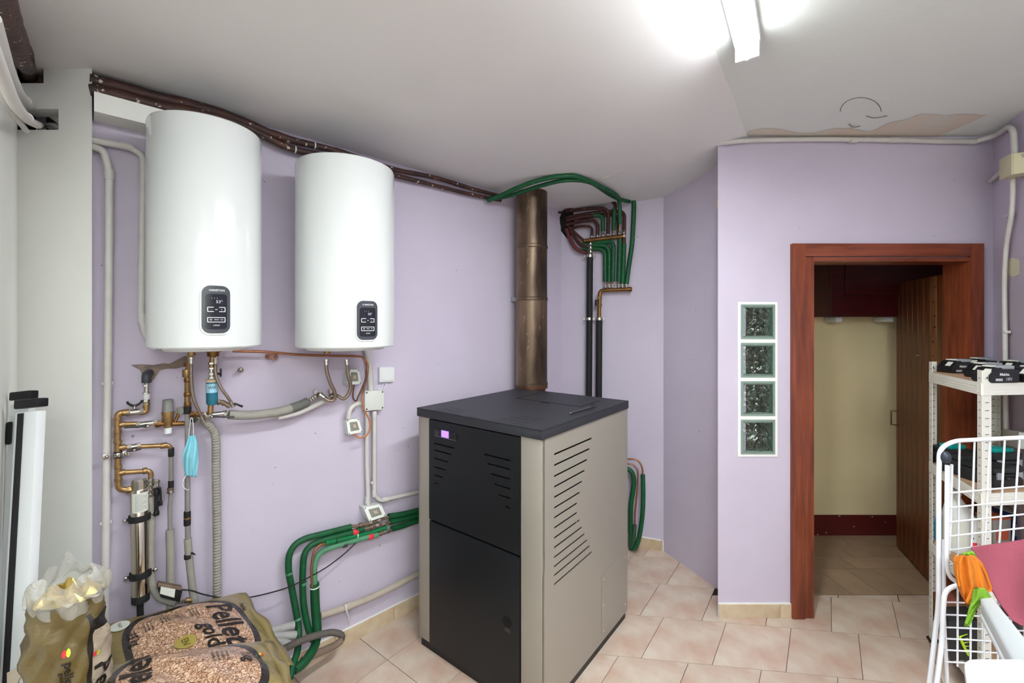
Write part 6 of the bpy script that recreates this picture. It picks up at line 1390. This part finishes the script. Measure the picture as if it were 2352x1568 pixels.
cloth('orange_cloth', [((2200, 1276), (2240, 1276)), ((2190, 1288), (2258, 1292)), ((2190, 1306), (2268, 1314)), ((2193, 1325), (2274, 1335)), ((2200, 1350), (2280, 1352)), ((2208, 1368), (2262, 1356)), ((2216, 1380), (2240, 1364)), ((2222, 1388), (2226, 1384))], lambda u, v: 1.285-.035*math.sin(PI*u)-.01*v, ORG, 'bunched orange cloth over the corner of the wire rack', fold=.008, wv=20, th=.005)
MB().tube(rp([(2203, 1345), (2200, 1310), (2204, 1292), (2222, 1288), (2250, 1296), (2264, 1318), (2276, 1350)], 1.265), [.003, .007, .008, .008, .008, .007, .003], n=8, smooth=True).build('cloth_fold', ORG, bpy.data.objects['orange_cloth'])
cloth('green_cloth', [((2236, 1352), (2262, 1350)), ((2233, 1362), (2272, 1362)), ((2230, 1376), (2281, 1378)), ((2226, 1392), (2254, 1388)), ((2222, 1408), (2241, 1404)), ((2217, 1424), (2236, 1420)), ((2214, 1437), (2226, 1432))], lambda u, v: 1.235-.02*math.sin(PI*u), GRN, 'lime green cloth draped over the end of the white plastic rail', fold=.003, wv=12, th=.006)
cloth('green_cloth', [((2212, 1272), (2236, 1266)), ((2220, 1276), (2248, 1284)), ((2240, 1284), (2256, 1300)), ((2254, 1300), (2262, 1316))], lambda u, v: 1.315, GRN, 'lime green cloth corner peeping out above the orange cloth', fold=.003, wv=12, th=.005, nu=8, nv=10)
# white plastic rail coming towards the camera
rl = thing('plastic_rail', 'thick white plastic rail running out of the picture at the lower right', 'rail', at(2300, 1700, 1.1))
TL = [at(2250, 1373, 1.20), at(2279, 1369, 1.20)]; TR = [at(2352+70, 1565+25, .96), at(2352+75, 1450+35, .96)]
a_, b_ = TL; c_ = at(2400, 1520, .92); d_ = at(2365, 1590, .92); dn_ = Vector((0, 0, -.045))
top_ = [a_, b_, c_, d_]; c0 = sum(top_, Vector())/4
MB().hexa([q_+dn_+Vector((.004, 0, 0)) for q_ in top_], top_).build('rail_body', WHITE_N, rl, bevel=.007)
MB().hexa([q_+Vector((0, 0, -.055)) for q_ in top_], [q_+Vector((0, 0, -.044)) for q_ in top_]).build('lower_lip', WHITE_N, rl, bevel=.003)
# white box in the corner with an oval mark
bxw = thing('plastic_box', 'white rounded plastic box top in the bottom right corner', 'box', at(2300, 1900, .88))
tq = [at(2212, 1512, .98), at(2420, 1512, .98), at(2460, 1640, .80), at(2236, 1640, .80)]
zt0 = tq[0].z; tq = [Vector((q_.x, q_.y, zt0)) for q_ in tq]
def rounded(poly, r):
    out = []; n_ = len(poly)
    for i in range(n_):
        a, b, c = poly[i-1], poly[i], poly[(i+1) % n_]; s, e = b+(a-b).normalized()*r, b+(c-b).normalized()*r
        for j in range(6): t = j/5; out.append(s*(1-t)**2+b*2*t*(1-t)+e*t*t)
    return out
rp_ = rounded(tq, .03); cc0 = sum(tq, Vector())/4
MB().prism([q_+Vector((0, 0, -.02)) for q_ in rp_], Vector((0, 0, .02))).build('lid', WHITE_N, bxw, bevel=.004)
bot_ = [cc0+(q_-cc0)*.97+Vector((0, 0, -zt0+.005)) for q_ in rp_]; mb = MB(); n_ = len(rp_)
mb.add(bot_+[cc0+(q_-cc0)*.96+Vector((0, 0, -.02)) for q_ in rp_], [(i, (i+1) % n_, n_+(i+1) % n_, n_+i) for i in range(n_)]+[tuple(range(n_))[::-1], tuple(range(n_, 2*n_))]); mb.build('body', WHITE_N, bxw, angle=30)
ri = [cc0+(q_-cc0)*.55+Vector((.03, -.02, .0)) for q_ in rp_]; MB().prism(ri, Vector((0, 0, .003))).build('raised_panel', WHITE_N, bxw, bevel=.0015)
ov = at(2204, 1560, .97)
ed_ = (tq[3]-tq[0]).normalized(); wn_ = Vector((ed_.y, -ed_.x, 0)); wn_ = wn_ if wn_.x < 0 else -wn_
oc = cc0+((tq[0]*.8+tq[3]*.2)-cc0)*.97; oc.z = zt0-.07
pts = [oc+ed_*.012*math.cos(2*PI*k/24)+UP*.024*math.sin(2*PI*k/24)+wn_*.002 for k in range(24)]
MB().prism(pts, wn_*.0012).build('oval_mark', mat('grey_oval', srgb(170, 166, 168), .5), bxw, smooth=False)
